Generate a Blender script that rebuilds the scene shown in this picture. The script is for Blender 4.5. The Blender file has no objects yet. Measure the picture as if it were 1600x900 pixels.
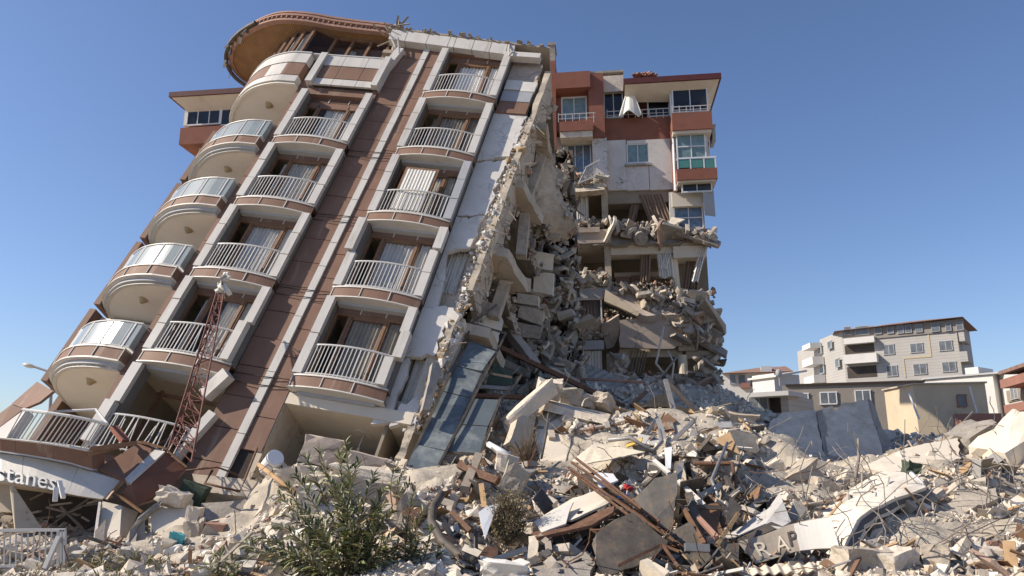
import bpy, bmesh, math, random
import numpy as np
from mathutils import Matrix, Vector

random.seed(7)
RNG = np.random.default_rng(11)
SC = bpy.context.scene
COL = SC.collection
R_ = math.radians

# ------------------------------------------------------------------ camera, sky, sun, exposure
F = 1150.0                      # focal length in pixels of the 1600 wide photograph
PITCH = R_(13.0)
CAM = np.array([0.0, 0.0, 1.7])
cd = bpy.data.cameras.new("camera")
cd.sensor_width = 36.0
cd.lens = 36.0 * F / 1600.0
cd.clip_start = 0.1
cd.clip_end = 6000
cam = bpy.data.objects.new("camera", cd)
cam.location = CAM
cam.rotation_euler = (math.pi / 2 + PITCH, 0, 0)
COL.objects.link(cam)
SC.camera = cam

SUN_EL, SUN_AZ = R_(39.0), R_(85.0)     # azimuth measured from behind the camera towards the left
to_sun = Vector((-math.cos(SUN_EL) * math.sin(SUN_AZ), -math.cos(SUN_EL) * math.cos(SUN_AZ), math.sin(SUN_EL)))
world = bpy.data.worlds.new("World")
SC.world = world
world.use_nodes = True
wn = world.node_tree.nodes
wl = world.node_tree.links
for n in list(wn):
    wn.remove(n)
sky = wn.new("ShaderNodeTexSky")
sky.sky_type = 'NISHITA'
sky.sun_disc = False
sky.sun_elevation = SUN_EL
sky.sun_rotation = math.atan2(to_sun.x, to_sun.y)
sky.air_density = 1.0
sky.dust_density = .6
sky.ozone_density = 3.0
bg = wn.new("ShaderNodeBackground")
bg.inputs["Strength"].default_value = 0.105
wo = wn.new("ShaderNodeOutputWorld")
tint = wn.new("ShaderNodeMix")
tint.data_type = 'RGBA'
tint.blend_type = 'MULTIPLY'
tint.inputs[0].default_value = 1.0
tint.inputs[7].default_value = (.86, .88, 1.0, 1)
wl.new(sky.outputs[0], tint.inputs[6])
wl.new(tint.outputs[2], bg.inputs[0])
wl.new(bg.outputs[0], wo.inputs[0])

sd = bpy.data.lights.new("sun", 'SUN')
sd.energy = 4.9
sd.angle = R_(0.5)
sd.color = (1.0, 0.90, 0.76)
sun = bpy.data.objects.new("sun", sd)
sun.rotation_euler = to_sun.to_track_quat('Z', 'Y').to_euler()
sun.location = (-30, -10, 40)
COL.objects.link(sun)

SC.view_settings.view_transform = 'Standard'
SC.view_settings.look = 'None'
SC.view_settings.exposure = 0.42
SC.view_settings.gamma = 1.0
SC.view_settings.use_curve_mapping = False
SC.render.engine = 'CYCLES'
SC.cycles.max_bounces = 5
SC.cycles.diffuse_bounces = 4
SC.cycles.glossy_bounces = 2
SC.cycles.transparent_max_bounces = 8
SC.cycles.transmission_bounces = 2

# ------------------------------------------------------------------ helpers
CP, SP = math.cos(PITCH), math.sin(PITCH)


def ray(px, py):
    tx = (px - 800.0) / F
    ty = (450.0 - py) / F
    return np.array([tx, CP - ty * SP, ty * CP + SP])


def W(px, py, Y):
    d = ray(px, py)
    return CAM + d * (Y / d[1])


def cam2world(v):
    return np.array([v[0], v[2] * CP - v[1] * SP, v[1] * CP + v[2] * SP])


class Frame:
    """A local frame (x along a face, y into the building, z up) with conversions from picture points."""

    def __init__(s, O, X, Y, Z):
        s.O = np.array(O, float)
        s.M = np.stack([X, Y, Z], 1).astype(float)
        s.Mi = np.linalg.inv(s.M)

    def matrix(s):
        m = Matrix.Identity(4)
        for i in range(3):
            for j in range(3):
                m[i][j] = s.M[i, j]
            m[i][3] = s.O[i]
        return m

    def px(s, x, y, d=0.0):
        c = s.Mi @ (CAM - s.O)
        r = s.Mi @ ray(x, y)
        k = (d - c[1]) / r[1]
        return c + r * k

    def world(s, p):
        return s.O + s.M @ np.array(p, float)

    def rect(s, mb, x0, y0, x1, y1, d0, d1, m=0):
        xm, ym = (x0 + x1) / 2, (y0 + y1) / 2
        a, b = s.px(x0, ym, d0), s.px(x1, ym, d0)
        mb.box((a[0], d0, s.px(xm, y1, d0)[2]), (b[0], d1, s.px(xm, y0, d0)[2]), m)


class MB:
    def __init__(s):
        s.v, s.f, s.m = [], [], []

    def add(s, vs, fs, m=0):
        b = len(s.v)
        s.v += [tuple(map(float, p)) for p in vs]
        s.f += [tuple(i + b for i in f) for f in fs]
        s.m += [m] * len(fs)
        return s

    def box(s, a, b, m=0):
        x0, x1 = sorted((a[0], b[0]))
        y0, y1 = sorted((a[1], b[1]))
        z0, z1 = sorted((a[2], b[2]))
        return s.add([(x0, y0, z0), (x1, y0, z0), (x1, y1, z0), (x0, y1, z0), (x0, y0, z1), (x1, y0, z1), (x1, y1, z1), (x0, y1, z1)],
                     [(3, 2, 1, 0), (4, 5, 6, 7), (0, 1, 5, 4), (1, 2, 6, 5), (2, 3, 7, 6), (3, 0, 4, 7)], m)

    def slab(s, poly, off, m=0, mside=None):
        n = len(poly)
        p = [np.array(q, float) for q in poly]
        o = np.array(off, float)
        nrm = sum((np.cross(p[i] - p[0], p[(i + 1) % n] - p[0]) for i in range(1, n - 1)), np.zeros(3))
        fl = np.dot(nrm, o) > 0
        vs = p + [q + o for q in p]
        top = tuple(range(n))
        bot = tuple(range(2 * n - 1, n - 1, -1))
        if fl:
            top, bot = top[::-1], bot[::-1]
        s.add(vs, [top, bot], m)
        b = len(s.v) - 2 * n
        for i in range(n):
            j = (i + 1) % n
            q = (b + i, b + n + i, b + n + j, b + j)
            s.f.append(q if not fl else q[::-1])
            s.m.append(m if mside is None else mside)
        return s

    def bar(s, a, b, w, h=None, up=(0, 0, 1), m=0):
        a, b = np.array(a, float), np.array(b, float)
        h = w if h is None else h
        t = b - a
        t = t / (np.linalg.norm(t) + 1e-9)
        u = np.array(up, float)
        if abs(np.dot(u, t)) > .95:
            u = np.array([1.0, 0, 0])
        x = np.cross(t, u)
        x /= np.linalg.norm(x)
        u = np.cross(x, t)
        vs = [q + x * i * w / 2 + u * j * h / 2 for q in (a, b) for i, j in ((-1, -1), (1, -1), (1, 1), (-1, 1))]
        return s.add(vs, [(0, 1, 2, 3), (7, 6, 5, 4), (0, 4, 5, 1), (1, 5, 6, 2), (2, 6, 7, 3), (3, 7, 4, 0)], m)

    def tube(s, pts, r, n=6, m=0, r1=None):
        P = [np.array(p, float) for p in pts]
        k = len(P)
        vs = []
        u = np.array([0.31, 0.27, 0.91])
        for i in range(k):
            t = P[min(i + 1, k - 1)] - P[max(i - 1, 0)]
            t /= np.linalg.norm(t) + 1e-9
            x = np.cross(t, u)
            x /= np.linalg.norm(x) + 1e-9
            y = np.cross(x, t)
            rr = r if r1 is None else r + (r1 - r) * i / (k - 1)
            vs += [P[i] + rr * (math.cos(2 * math.pi * j / n) * x + math.sin(2 * math.pi * j / n) * y) for j in range(n)]
        fs = []
        for i in range(k - 1):
            for j in range(n):
                a, b = i * n + j, i * n + (j + 1) % n
                fs.append((a, a + n, b + n, b))
        fs.append(tuple(range(n)))
        fs.append(tuple(range(k * n - 1, (k - 1) * n - 1, -1)))
        return s.add(vs, fs, m)

    def grid(s, fn, nu, nv, m=0, th=None):
        """A surface fn(a,b), a and b in 0..1; th: thickness vector making it a closed shell."""
        vs = [np.array(fn(i / nu, j / nv), float) for j in range(nv + 1) for i in range(nu + 1)]
        fs = [(j * (nu + 1) + i, j * (nu + 1) + i + 1, (j + 1) * (nu + 1) + i + 1, (j + 1) * (nu + 1) + i) for j in range(nv) for i in range(nu)]
        if th is not None:
            N = len(vs)
            t = np.array(th, float)
            ring = [i for i in range(nu + 1)] + [(j * (nu + 1) + nu) for j in range(1, nv + 1)] + \
                   [nv * (nu + 1) + i for i in range(nu - 1, -1, -1)] + [j * (nu + 1) for j in range(nv - 1, 0, -1)]
            vs = vs + [p + t for p in vs]
            fs = fs + [tuple(q + N for q in f[::-1]) for f in fs]
            for i in range(len(ring)):
                a, b = ring[i], ring[(i + 1) % len(ring)]
                fs.append((b, a, a + N, b + N))
        return s.add(vs, fs, m)

    def build(s, name, mats, parent=None, smooth=False, mw=None):
        me = bpy.data.meshes.new(name)
        me.from_pydata(s.v, [], s.f)
        if not isinstance(mats, (list, tuple)):
            mats = [mats]
        for m in mats:
            me.materials.append(m)
        if len(mats) > 1:
            me.polygons.foreach_set("material_index", s.m)
        if smooth:
            me.polygons.foreach_set("use_smooth", [True] * len(me.polygons))
        me.update()
        o = bpy.data.objects.new(name, me)
        COL.objects.link(o)
        if parent is not None:
            o.parent = parent
        elif mw is not None:
            o.matrix_world = mw
        return o


def tag(o, label=None, cat=None, group=None, kind=None):
    if label:
        o["label"] = label
    if cat:
        o["category"] = cat
    if group:
        o["group"] = group
    if kind:
        o["kind"] = kind
    return o


def root(name, label, cat, frame=None, loc=None, group=None):
    o = bpy.data.objects.new(name, None)
    o.empty_display_size = 0.3
    COL.objects.link(o)
    if frame is not None:
        o.matrix_world = frame.matrix()
    if loc is not None:
        o.location = loc
    return tag(o, label, cat, group)


def centred(mb, name, mats, label, cat, group=None, smooth=False):
    """A top-level one-mesh thing given in world coordinates; its origin is put at its lowest middle point."""
    v = np.array(mb.v)
    c = np.array([(v[:, 0].min() + v[:, 0].max()) / 2, (v[:, 1].min() + v[:, 1].max()) / 2, v[:, 2].min()])
    mb.v = [tuple(p) for p in (v - c)]
    o = mb.build(name, mats, smooth=smooth)
    o.location = c
    return tag(o, label, cat, group)


def jag(poly, amp, step, keep=()):
    """Break the edges of a 3D polygon into an angular torn outline; edges whose index is in keep stay straight."""
    out = []
    n = len(poly)
    c = sum(np.array(p, float) for p in poly) / n
    step = step * .55
    for i in range(n):
        a, b = np.array(poly[i], float), np.array(poly[(i + 1) % n], float)
        out.append(a)
        if i in keep:
            continue
        L = np.linalg.norm(b - a)
        k = int(L / step)
        lev = 0.0
        for j in range(1, k):
            q = a + (b - a) * (j + random.uniform(-.42, .42)) / k
            dirc = c - q
            dirc /= np.linalg.norm(dirc) + 1e-9
            if random.random() < .45:
                lev = random.uniform(-.55, 1) * amp
            out.append(q + dirc * (lev + random.uniform(-.3, .3) * amp))
    return out


# ------------------------------------------------------------------ materials
def mat(name, col, rough=.8, var=.25, scale=3.0, bump=.0, bscale=30.0, dirt=None, dirt_amt=.0, dirt_scale=1.2, metal=0.0,
        streak=False, island=None, wave=None, cracks=0.0, spec=.3, coord="Object"):
    m = bpy.data.materials.new(name)
    m.use_nodes = True
    N, L = m.node_tree.nodes, m.node_tree.links
    P = N["Principled BSDF"]
    P.inputs["Roughness"].default_value = rough
    P.inputs["Metallic"].default_value = metal
    P.inputs["Specular IOR Level"].default_value = spec
    tc = N.new("ShaderNodeTexCoord")
    co = tc.outputs[coord]

    def noise(sc, det=5, vec=co, r=.6):
        n = N.new("ShaderNodeTexNoise")
        n.inputs["Scale"].default_value = sc
        n.inputs["Detail"].default_value = det
        n.inputs["Roughness"].default_value = r
        L.new(vec, n.inputs["Vector"])
        return n.outputs["Fac"]

    def ramp(fac, stops):
        r = N.new("ShaderNodeValToRGB")
        e = r.color_ramp.elements
        while len(e) < len(stops):
            e.new(.5)
        for i, (p, c) in enumerate(stops):
            e[i].position = p
            e[i].color = (c[0], c[1], c[2], 1) if isinstance(c, (tuple, list)) else (c, c, c, 1)
        L.new(fac, r.inputs[0])
        return r.outputs[0]

    def mix(f, a, b, mode='MIX'):
        x = N.new("ShaderNodeMix")
        x.data_type = 'RGBA'
        x.blend_type = mode
        if isinstance(f, float):
            x.inputs[0].default_value = f
        else:
            L.new(f, x.inputs[0])
        for i, q in ((6, a), (7, b)):
            if isinstance(q, (tuple, list)):
                x.inputs[i].default_value = (*q[:3], 1)
            else:
                L.new(q, x.inputs[i])
        return x.outputs[2]

    c0 = tuple(max(0, q * (1 - var)) for q in col)
    c1 = tuple(min(1, q * (1 + var)) for q in col)
    cc = ramp(noise(scale, 8, r=.68), [(.28, c0), (.72, c1)])
    if island is not None:
        g = N.new("ShaderNodeNewGeometry")
        k = len(island)
        rc = N.new("ShaderNodeValToRGB")
        e = rc.color_ramp.elements
        while len(e) < k:
            e.new(.5)
        acc = 0.0
        for i, (wgt, c) in enumerate(island):
            e[i].position = acc
            e[i].color = (*c, 1)
            acc += wgt
        rc.color_ramp.interpolation = 'CONSTANT'
        L.new(g.outputs["Random Per Island"], rc.inputs[0])
        cc = mix(1.0, rc.outputs[0], ramp(noise(scale, 8, r=.68), [(.25, 1 - var), (.75, 1 + var)]), 'MULTIPLY')
    if wave is not None:
        w = N.new("ShaderNodeTexWave")
        w.bands_direction = wave[0]
        w.inputs["Scale"].default_value = wave[1]
        w.inputs["Distortion"].default_value = .6
        L.new(co, w.inputs["Vector"])
        cc = mix(1.0, cc, ramp(w.outputs["Fac"], [(.0, wave[2]), (.16, 1.0)]), 'MULTIPLY')
    if dirt is not None:
        vec = co
        if streak:
            mp = N.new("ShaderNodeMapping")
            mp.inputs["Scale"].default_value = (3.0, 3.0, .35)
            L.new(co, mp.inputs["Vector"])
            vec = mp.outputs[0]
        f = ramp(noise(dirt_scale, 9, vec, .7), [(.62 - dirt_amt * .4, 0.0), (.80 - dirt_amt * .3, min(1.0, .45 + dirt_amt))])
        cc = mix(f, cc, dirt)
    if cracks > 0:
        vo = N.new("ShaderNodeTexVoronoi")
        vo.feature = 'DISTANCE_TO_EDGE'
        vo.inputs["Scale"].default_value = cracks
        ad = N.new("ShaderNodeVectorMath")
        ad.operation = 'ADD'
        nz = N.new("ShaderNodeTexNoise")
        nz.inputs["Scale"].default_value = cracks * 3
        L.new(co, nz.inputs["Vector"])
        L.new(co, ad.inputs[0])
        L.new(nz.outputs["Color"], ad.inputs[1])
        L.new(ad.outputs[0], vo.inputs["Vector"])
        keep = ramp(noise(cracks * .9, 2), [(.45, 0.0), (.58, .95)])
        line = ramp(vo.outputs["Distance"], [(.0, 1.0), (.013, 0.0)])
        cc = mix(mix(1.0, line, keep, 'MULTIPLY'), cc, (.15, .125, .10))
    L.new(cc, P.inputs["Base Color"])
    if bump > 0:
        b = N.new("ShaderNodeBump")
        b.inputs["Strength"].default_value = bump
        b.inputs["Distance"].default_value = .03
        L.new(noise(bscale, 8, r=.7), b.inputs["Height"])
        L.new(b.outputs[0], P.inputs["Normal"])
    return m


def glass_mat(name, tint, alpha, rough=.04):
    """Thin pane: part of the light passes, the rest shows a dark glossy surface."""
    m = bpy.data.materials.new(name)
    m.use_nodes = True
    N, L = m.node_tree.nodes, m.node_tree.links
    P = N["Principled BSDF"]
    P.inputs["Base Color"].default_value = (*tint, 1)
    P.inputs["Roughness"].default_value = rough
    P.inputs["Specular IOR Level"].default_value = .6
    tr = N.new("ShaderNodeBsdfTransparent")
    mx = N.new("ShaderNodeMixShader")
    mx.inputs[0].default_value = alpha
    L.new(tr.outputs[0], mx.inputs[1])
    L.new(P.outputs[0], mx.inputs[2])
    L.new(mx.outputs[0], N["Material Output"].inputs[0])
    return m


DUST = (.42, .36, .28)
M = dict(
    brown=mat("brown_cladding", (.205, .122, .088), .6, .16, 1.3, .05, 60, DUST, .13, .9, streak=True, spec=.12),
    darkbrown=mat("dark_brown_board", (.17, .075, .045), .5, .2, 1.6, .05, 50, DUST, .08, 1.5),
    white=mat("white_cladding", (.53, .505, .47), .55, .10, 1.2, .04, 50, (.33, .29, .24), .26, 1.3, streak=True, spec=.25),
    bluewhite=mat("grey_cladding", (.34, .345, .36), .5, .1, 1.4, .03, 50, (.3, .28, .25), .1, 1.5),
    joint=mat("joint_backing", (.045, .035, .03), .9, .2),
    soffit=mat("grey_soffit", (.42, .42, .42), .7, .1, 2, .04, 40, (.3, .27, .23), .15, 2),
    cream=mat("cream_plaster", (.66, .585, .475), .85, .08, 1.1, .08, 40, (.42, .33, .22), .12, .7, cracks=.0),
    creamdark=mat("stained_cream_plaster", (.48, .41, .32), .85, .18, 1.0, .15, 30, (.28, .21, .14), .3, .9, cracks=.55),
    rail=mat("white_painted_rail", (.54, .53, .51), .45, .08, 4, dirt=(.28, .16, .09), dirt_amt=.12, dirt_scale=6),
    wood=mat("stained_wood_frame", (.20, .11, .06), .5, .3, 5, .1, 40, spec=.35),
    woodsoffit=mat("wooden_soffit", (.26, .14, .062), .6, .25, 2.0, .1, 30, wave=('X', 3.2, .45)),
    tile=mat("terracotta_eave", (.33, .19, .14), .75, .2, 3, .2, 30, (.22, .13, .1), .2, 4),
    curtain=mat("white_curtain", (.72, .70, .66), .9, .08, 2.5, .1, 15),
    lace=mat("lace_curtain", (.62, .59, .53), .9, .25, 22, .2, 40),
    browncurtain=mat("brown_curtain", (.27, .20, .15), .9, .2, 3, .1, 15),
    dark=mat("dark_void_shade", (.07, .058, .05), .95, .3, 1.0, .1, 20),  # near-black: the shade of voids and unlit rooms put into the colour
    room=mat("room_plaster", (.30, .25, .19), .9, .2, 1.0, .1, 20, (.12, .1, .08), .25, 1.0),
    plaster=mat("white_wall_plaster", (.60, .57, .53), .85, .12, 1.4, .3, 18, (.36, .30, .24), .22, 1.3, cracks=.75),
    concrete=mat("broken_concrete", (.47, .405, .325), .92, .30, 2.6, 1.0, 12, (.22, .18, .14), .25, 1.8),
    greyconc=mat("grey_concrete", (.33, .295, .255), .92, .30, 2.2, .9, 12, (.15, .13, .11), .25, 1.6),
    paleconc=mat("pale_concrete", (.62, .54, .44), .9, .24, 2.2, .9, 13, (.33, .28, .21), .22, 1.6),
    pinkgrey=mat("pinkish_grey_render", (.45, .375, .315), .88, .13, 1.5, .3, 16, (.22, .17, .14), .2, 1.4, cracks=.4),
    brick=mat("red_painted_wall", (.245, .10, .068), .85, .16, 1.6, .25, 22, (.20, .12, .09), .2, 1.4),
    redroof=mat("dark_red_eave", (.10, .03, .028), .55, .2, 3),
    pvc=mat("white_window_frame", (.68, .69, .70), .4, .06, 3),
    rust=mat("rusty_steel", (.125, .066, .042), .8, .35, 9, .4, 40, (.26, .15, .08), .25, 10),
    metal=mat("scrap_steel", (.30, .29, .28), .5, .3, 5, .15, 20, (.16, .09, .06), .3, 5, metal=.45),
    darkmetal=mat("dark_sheet_metal", (.095, .082, .07), .65, .35, 4, .3, 15, (.24, .17, .11), .30, 3, metal=.1),
    bluepanel=mat("blue_grey_panel", (.108, .128, .138), .42, .15, 1.4, .05, 30, (.34, .36, .34), .34, 1.0, spec=.4),
    green=mat("green_cloth", (.055, .075, .05), .8, .2, 3),
    timber=mat("bare_timber", (.42, .27, .14), .8, .25, 5, .3, 25, wave=('Z', 9, .7)),
    greytimber=mat("weathered_timber", (.30, .25, .20), .85, .25, 5, .3, 25),
    mattress=mat("mattress_cover", (.66, .60, .51), .9, .1, 7, .3, 12, (.42, .34, .24), .25, 2.2),
    mattressside=mat("mattress_grey_band", (.10, .105, .12), .8, .2, 5),
    sign=mat("sign_board", (.58, .55, .50), .5, .08, 1.3, .05, 20, (.36, .3, .24), .18, 1.4),
    signgrey=mat("dusty_sign_face", (.33, .28, .225), .8, .2, 3, .2, 20, (.42, .38, .32), .3, 2),
    letter=mat("sign_letter", (.66, .64, .60), .5, .06, 4, dirt=(.35, .3, .25), dirt_amt=.1, dirt_scale=5),
    letterpale=mat("peeling_letter", (.62, .54, .42), .8, .2, 8),
    letterdark=mat("dark_letter", (.09, .075, .06), .8, .2, 8),
    cloth=mat("white_cloth", (.70, .67, .61), .9, .1, 4, .2, 10),
    teal=mat("turquoise_plastic", (.09, .38, .42), .4, .15, 6),
    blue=mat("blue_plastic", (.03, .12, .42), .45, .15, 6),
    red=mat("red_plastic", (.42, .04, .035), .5, .15, 6),
    yellow=mat("yellow_board", (.62, .40, .10), .7, .2, 5),
    foam=mat("orange_foam_fill", (.38, .26, .14), .9, .35, 9, .8, 25, (.6, .5, .38), .35, 6),
    leaf=mat("oleander_leaf", (.075, .105, .03), .5, .25, 3, island=[(.34, (.115, .13, .04)), (.28, (.18, .19, .07)), (.14, (.07, .09, .03)), (.24, (.35, .32, .18))], spec=.5),
    dryleaf=mat("dry_leaf", (.30, .25, .14), .8, .25, 3, island=[(.5, (.30, .25, .14)), (.3, (.18, .17, .08)), (.2, (.10, .12, .04))]),
    bushleaf=mat("dry_bush_leaf", (.16, .14, .07), .8, .3, 3, island=[(.5, (.19, .155, .085)), (.3, (.26, .21, .125)), (.2, (.11, .10, .05))]),
    twig=mat("twig_bark", (.16, .115, .075), .9, .3, 8),
    street=mat("lamp_steel", (.34, .35, .36), .5, .1, 4, metal=.3),
    lampglass=mat("lamp_bowl", (.62, .60, .52), .3, .05, 4),
    glass=glass_mat("window_glass", (.03, .045, .06), .12),
    darkglass=glass_mat("dark_window_glass", (.015, .022, .03), .72),
    frosted=mat("frosted_glass_panel", (.27, .305, .31), .22, .12, 2.0, spec=.6),
    greenglass=mat("green_glass", (.08, .22, .19), .15, .15, 2, spec=.6),
    curtglass=mat("curtain_behind_glass", (.17, .25, .25), .25, .3, 5, spec=.6),
    windowblue=mat("window_pane_sheen", (.12, .17, .24), .2, .4, 4, spec=.6),
)
M['reveal'] = mat("dark_grey_reveal", (.16, .15, .14), .7, .15, 2)
M['darkcurtain'] = mat("beige_curtain", (.40, .35, .28), .9, .15, 3, .1, 15)
M['bundle'] = mat("beige_blanket", (.46, .37, .27), .95, .2, 5, .5, 14)
M['undercream'] = mat("cream_balcony_underside", (.76, .71, .62), .85, .05, 1.1, .04, 40, (.5, .42, .3), .06, .7)  # paler than the other cream: bounce light from below put into the colour
M['mast'] = mat("rusty_red_paint", (.17, .065, .048), .7, .3, 8, .3, 40, (.2, .12, .08), .2, 9)
M['oldsteel'] = mat("weathered_steel_plate", (.185, .165, .14), .7, .3, 2.5, .3, 14, (.33, .22, .12), .34, 2.2, metal=.15)
M['ochre'] = mat("ochre_lamp_shade", (.42, .33, .19), .6, .15, 4)
M['wire'] = mat("bent_wire", (.22, .19, .165), .75, .35, 7)
# ------------------------------------------------------------------ the leaning apartment building
Rl = np.array([[0.971472706650639, 0.22170258225778894, 0.08419468660842522],
               [-0.12610818612820185, 0.7836085886950739, -0.6083208899212865],
               [-0.20084199168579614, 0.5803495022341275, 0.7892128671227703]])
tl = np.array([-7.6792979581796255, 7.5162044059587, 27.859359917969115])
LF = Frame(CAM + cam2world(tl), cam2world(Rl[:, 0]), cam2world(Rl[:, 2]), cam2world(Rl[:, 1]))
LB = root("apartment_building", "brown and white clad apartment block leaning steeply over its crushed lower floors", "building", LF)
DEP = 8.5                                     # depth of the block
ULW = -4.6                                    # its left wall
ARC = [(-.45, -.02), (-.5, -.30), (-1.15, -.30), (-1.9, -.14), (-2.6, .16), (-3.3, .70), (-3.85, 1.30), (-4.25, 2.0), (-4.5, 2.9)]


def arc_pts(k, n=40, src=ARC):
    """Smooth curve through the corner plan, grown outward by k."""
    P = [np.array(p) for p in src]
    out = []
    for i in range(len(P) - 1):
        for j in range(6):
            t = j / 6
            p0, p1, p2, p3 = P[max(i - 1, 0)], P[i], P[i + 1], P[min(i + 2, len(P) - 1)]
            if i < 2:
                q = p1 + (p2 - p1) * t
            else:
                q = .5 * ((2 * p1) + (-p0 + p2) * t + (2 * p0 - 5 * p1 + 4 * p2 - p3) * t * t + (-p0 + 3 * p1 - 3 * p2 + p3) * t ** 3)
            out.append(q)
    out.append(P[-1])
    c = np.array([-.9, 3.2])
    res = []
    for i, q in enumerate(out):
        d = q - c
        d = d / np.linalg.norm(d)
        g = 0.0 if i == 0 else k
        res.append(q + d * g)
    return res


def band(mb, pts, z0, z1, th=.06, m=0, i0=0, i1=None, inner=True):
    """Upright curved band following plan points."""
    pts = pts[i0:i1]
    n = len(pts)
    c = np.array([-.9, 4.0])
    ins = [p + (c - p) / np.linalg.norm(c - p) * th for p in pts]
    vs = [(p[0], p[1], z0) for p in pts] + [(p[0], p[1], z1) for p in pts] + [(p[0], p[1], z0) for p in ins] + [(p[0], p[1], z1) for p in ins]
    fs = []
    for i in range(n - 1):
        fs += [(i + 1, i, n + i, n + i + 1), (2 * n + i, 2 * n + i + 1, 3 * n + i + 1, 3 * n + i),
               (n + i, 3 * n + i, 3 * n + i + 1, n + i + 1), (i, i + 1, 2 * n + i + 1, 2 * n + i)]
    fs += [(0, 2 * n, 3 * n, n), (n - 1, 2 * n - 1, 4 * n - 1, 3 * n - 1)]
    mb.add(vs, fs, m)


def plan_slab(mb, pts, z0, z1, m=0, mb_under=None):
    """Horizontal slab from plan points (closed polygon)."""
    mb.slab([(p[0], p[1], z0) for p in pts], (0, 0, z1 - z0), m)


BOT = -16.2
WY = .08                                      # how far the window wall sits behind the facade
PY = -.37                                     # how far the white pilasters stand out
# --- core walls
m = MB()
m.box((ULW, 2.9, BOT), (ULW + .25, DEP, 3.6))
m.build("side_wall", M['brown'], LB)
m = MB()
m.box((ULW, DEP, BOT), (8.3, DEP + .25, 3.6))
m.build("back_wall", M['cream'], LB)
m = MB()
for k in range(-1, 5):
    z = -3.0 * k
    if k >= 0:
        m.box((4.55, WY + .12, z - .4), (8.2, DEP, z - .05))
    m.box((-.3, WY+.12, z - .4 - (.5 if k < 0 else 0)), (4.55, DEP, z - .05 - (.5 if k < 0 else 0)))
m.build("floor_slab", M['creamdark'], LB)
m = MB()
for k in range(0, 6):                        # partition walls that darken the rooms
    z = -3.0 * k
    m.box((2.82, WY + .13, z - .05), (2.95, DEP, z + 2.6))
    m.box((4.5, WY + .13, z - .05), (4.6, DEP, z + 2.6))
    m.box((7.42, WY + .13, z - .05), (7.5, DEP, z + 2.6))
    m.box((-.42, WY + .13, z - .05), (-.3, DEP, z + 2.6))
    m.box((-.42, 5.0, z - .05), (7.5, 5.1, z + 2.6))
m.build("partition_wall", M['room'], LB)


# --- cladding strips of the facade
def strip(x0, x1, y0, z0, z1, name, mm, rows, gap=.022, th=.05, skip=()):
    m = MB()
    zs = list(np.arange(z0, z1 - .3, rows)) + [z1]
    for i in range(len(zs) - 1):
        if i in skip:
            continue
        j = random.uniform(-.008, .008)
        m.box((x0 + gap / 2, y0 + j, zs[i] + gap / 2), (x1 - gap / 2, y0 + th + j, zs[i + 1] - gap / 2))
    return m.build(name, mm, LB)


m = MB()
m.box((-.45, .03, -14.6), (-.02, .5, 1.7))
m.box((2.80, .03, -15.6), (4.6, .5, 3.3))
m.build("facade_wall", M['joint'], LB)
strip(-.45, 0, -.03, -14.6, 1.75, "brown_cladding", M['brown'], .98)
strip(2.8, 3.75, -.03, -15.6, 3.2, "brown_cladding", M['brown'], .94)
strip(4.0, 4.6, -.03, -14.2, 3.2, "brown_cladding", M['brown'], .94)
strip(3.75, 4.0, -.09, -15.7, 3.25, "white_cladding", M['white'], .94, th=.1)
# the return of the left strip towards the curved balconies
m = MB()
m.box((-.47, 0, -14.6), (-.45, 2.4, 1.7))
m.build("brown_return", M['brown'], LB)


# --- straight balconies and windows
def bow(x, x0, x1, h=.32):
    t = (x - x0) / (x1 - x0)
    return -.22 - h * 4 * t * (1 - t) * .62


def fascia(x0, x1, z, h=.36):
    m = MB()
    n = 18
    xs = [x0 + (x1 - x0) * i / n for i in range(n + 1)]
    ys = [bow(x, x0, x1) - .05 for x in xs]
    for i in range(n):
        for (za, zb, o, mm) in ((z - h, z - .05, 0, 0), (z - .05, z, -.03, 1), (z - h - .035, z - h, -.015, 1)):
            m.add([(xs[i], ys[i] + o, za), (xs[i + 1], ys[i + 1] + o, za), (xs[i + 1], ys[i + 1] + o, zb), (xs[i], ys[i] + o, zb),
                   (xs[i], .9, za), (xs[i + 1], .9, za), (xs[i + 1], .9, zb), (xs[i], .9, zb)],
                  [(0, 1, 2, 3), (0, 4, 5, 1), (3, 2, 6, 7)], mm)
    for t in (.02, .36, .68):
        x = x0 + (x1 - x0) * t
        m.box((x - .012, bow(x, x0, x1) - .075, z - h), (x + .012, bow(x, x0, x1) - .05, z - .05), 1)
    # the grey box of the floor below, set back under the fascia
    m.box((x0 + .27, -.12, z - h - .11), (x1 - .27, .5, z - h - .036), 2)
    return m


def railing(x0, x1, z, h=.98, n=19, bent=False):
    m = MB()
    k = 14
    off = -.02
    P = lambda x, zz: (x, bow(x, x0 - .15, x1 + .15) + off, zz)
    xs = [x0 + (x1 - x0) * i / k for i in range(k + 1)]
    m.tube([(x0, .25, z + h)] + [P(x, z + h) for x in xs] + [(x1, .25, z + h)], .032, 6)
    m.tube([(x0, .25, z + .07)] + [P(x, z + .07) for x in xs] + [(x1, .25, z + .07)], .022, 5)
    for i in range(n + 1):
        x = x0 + (x1 - x0) * i / n
        a, b = np.array(P(x, z + .03)), np.array(P(x, z + h))
        if bent and random.random() < .35:
            b = b + np.array([random.uniform(-.15, .15), random.uniform(-.2, .1), -.1 * random.random()])
        m.bar(a, b, .021 if i % 6 else .034, .021, (0, 1, 0))
    return m


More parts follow.
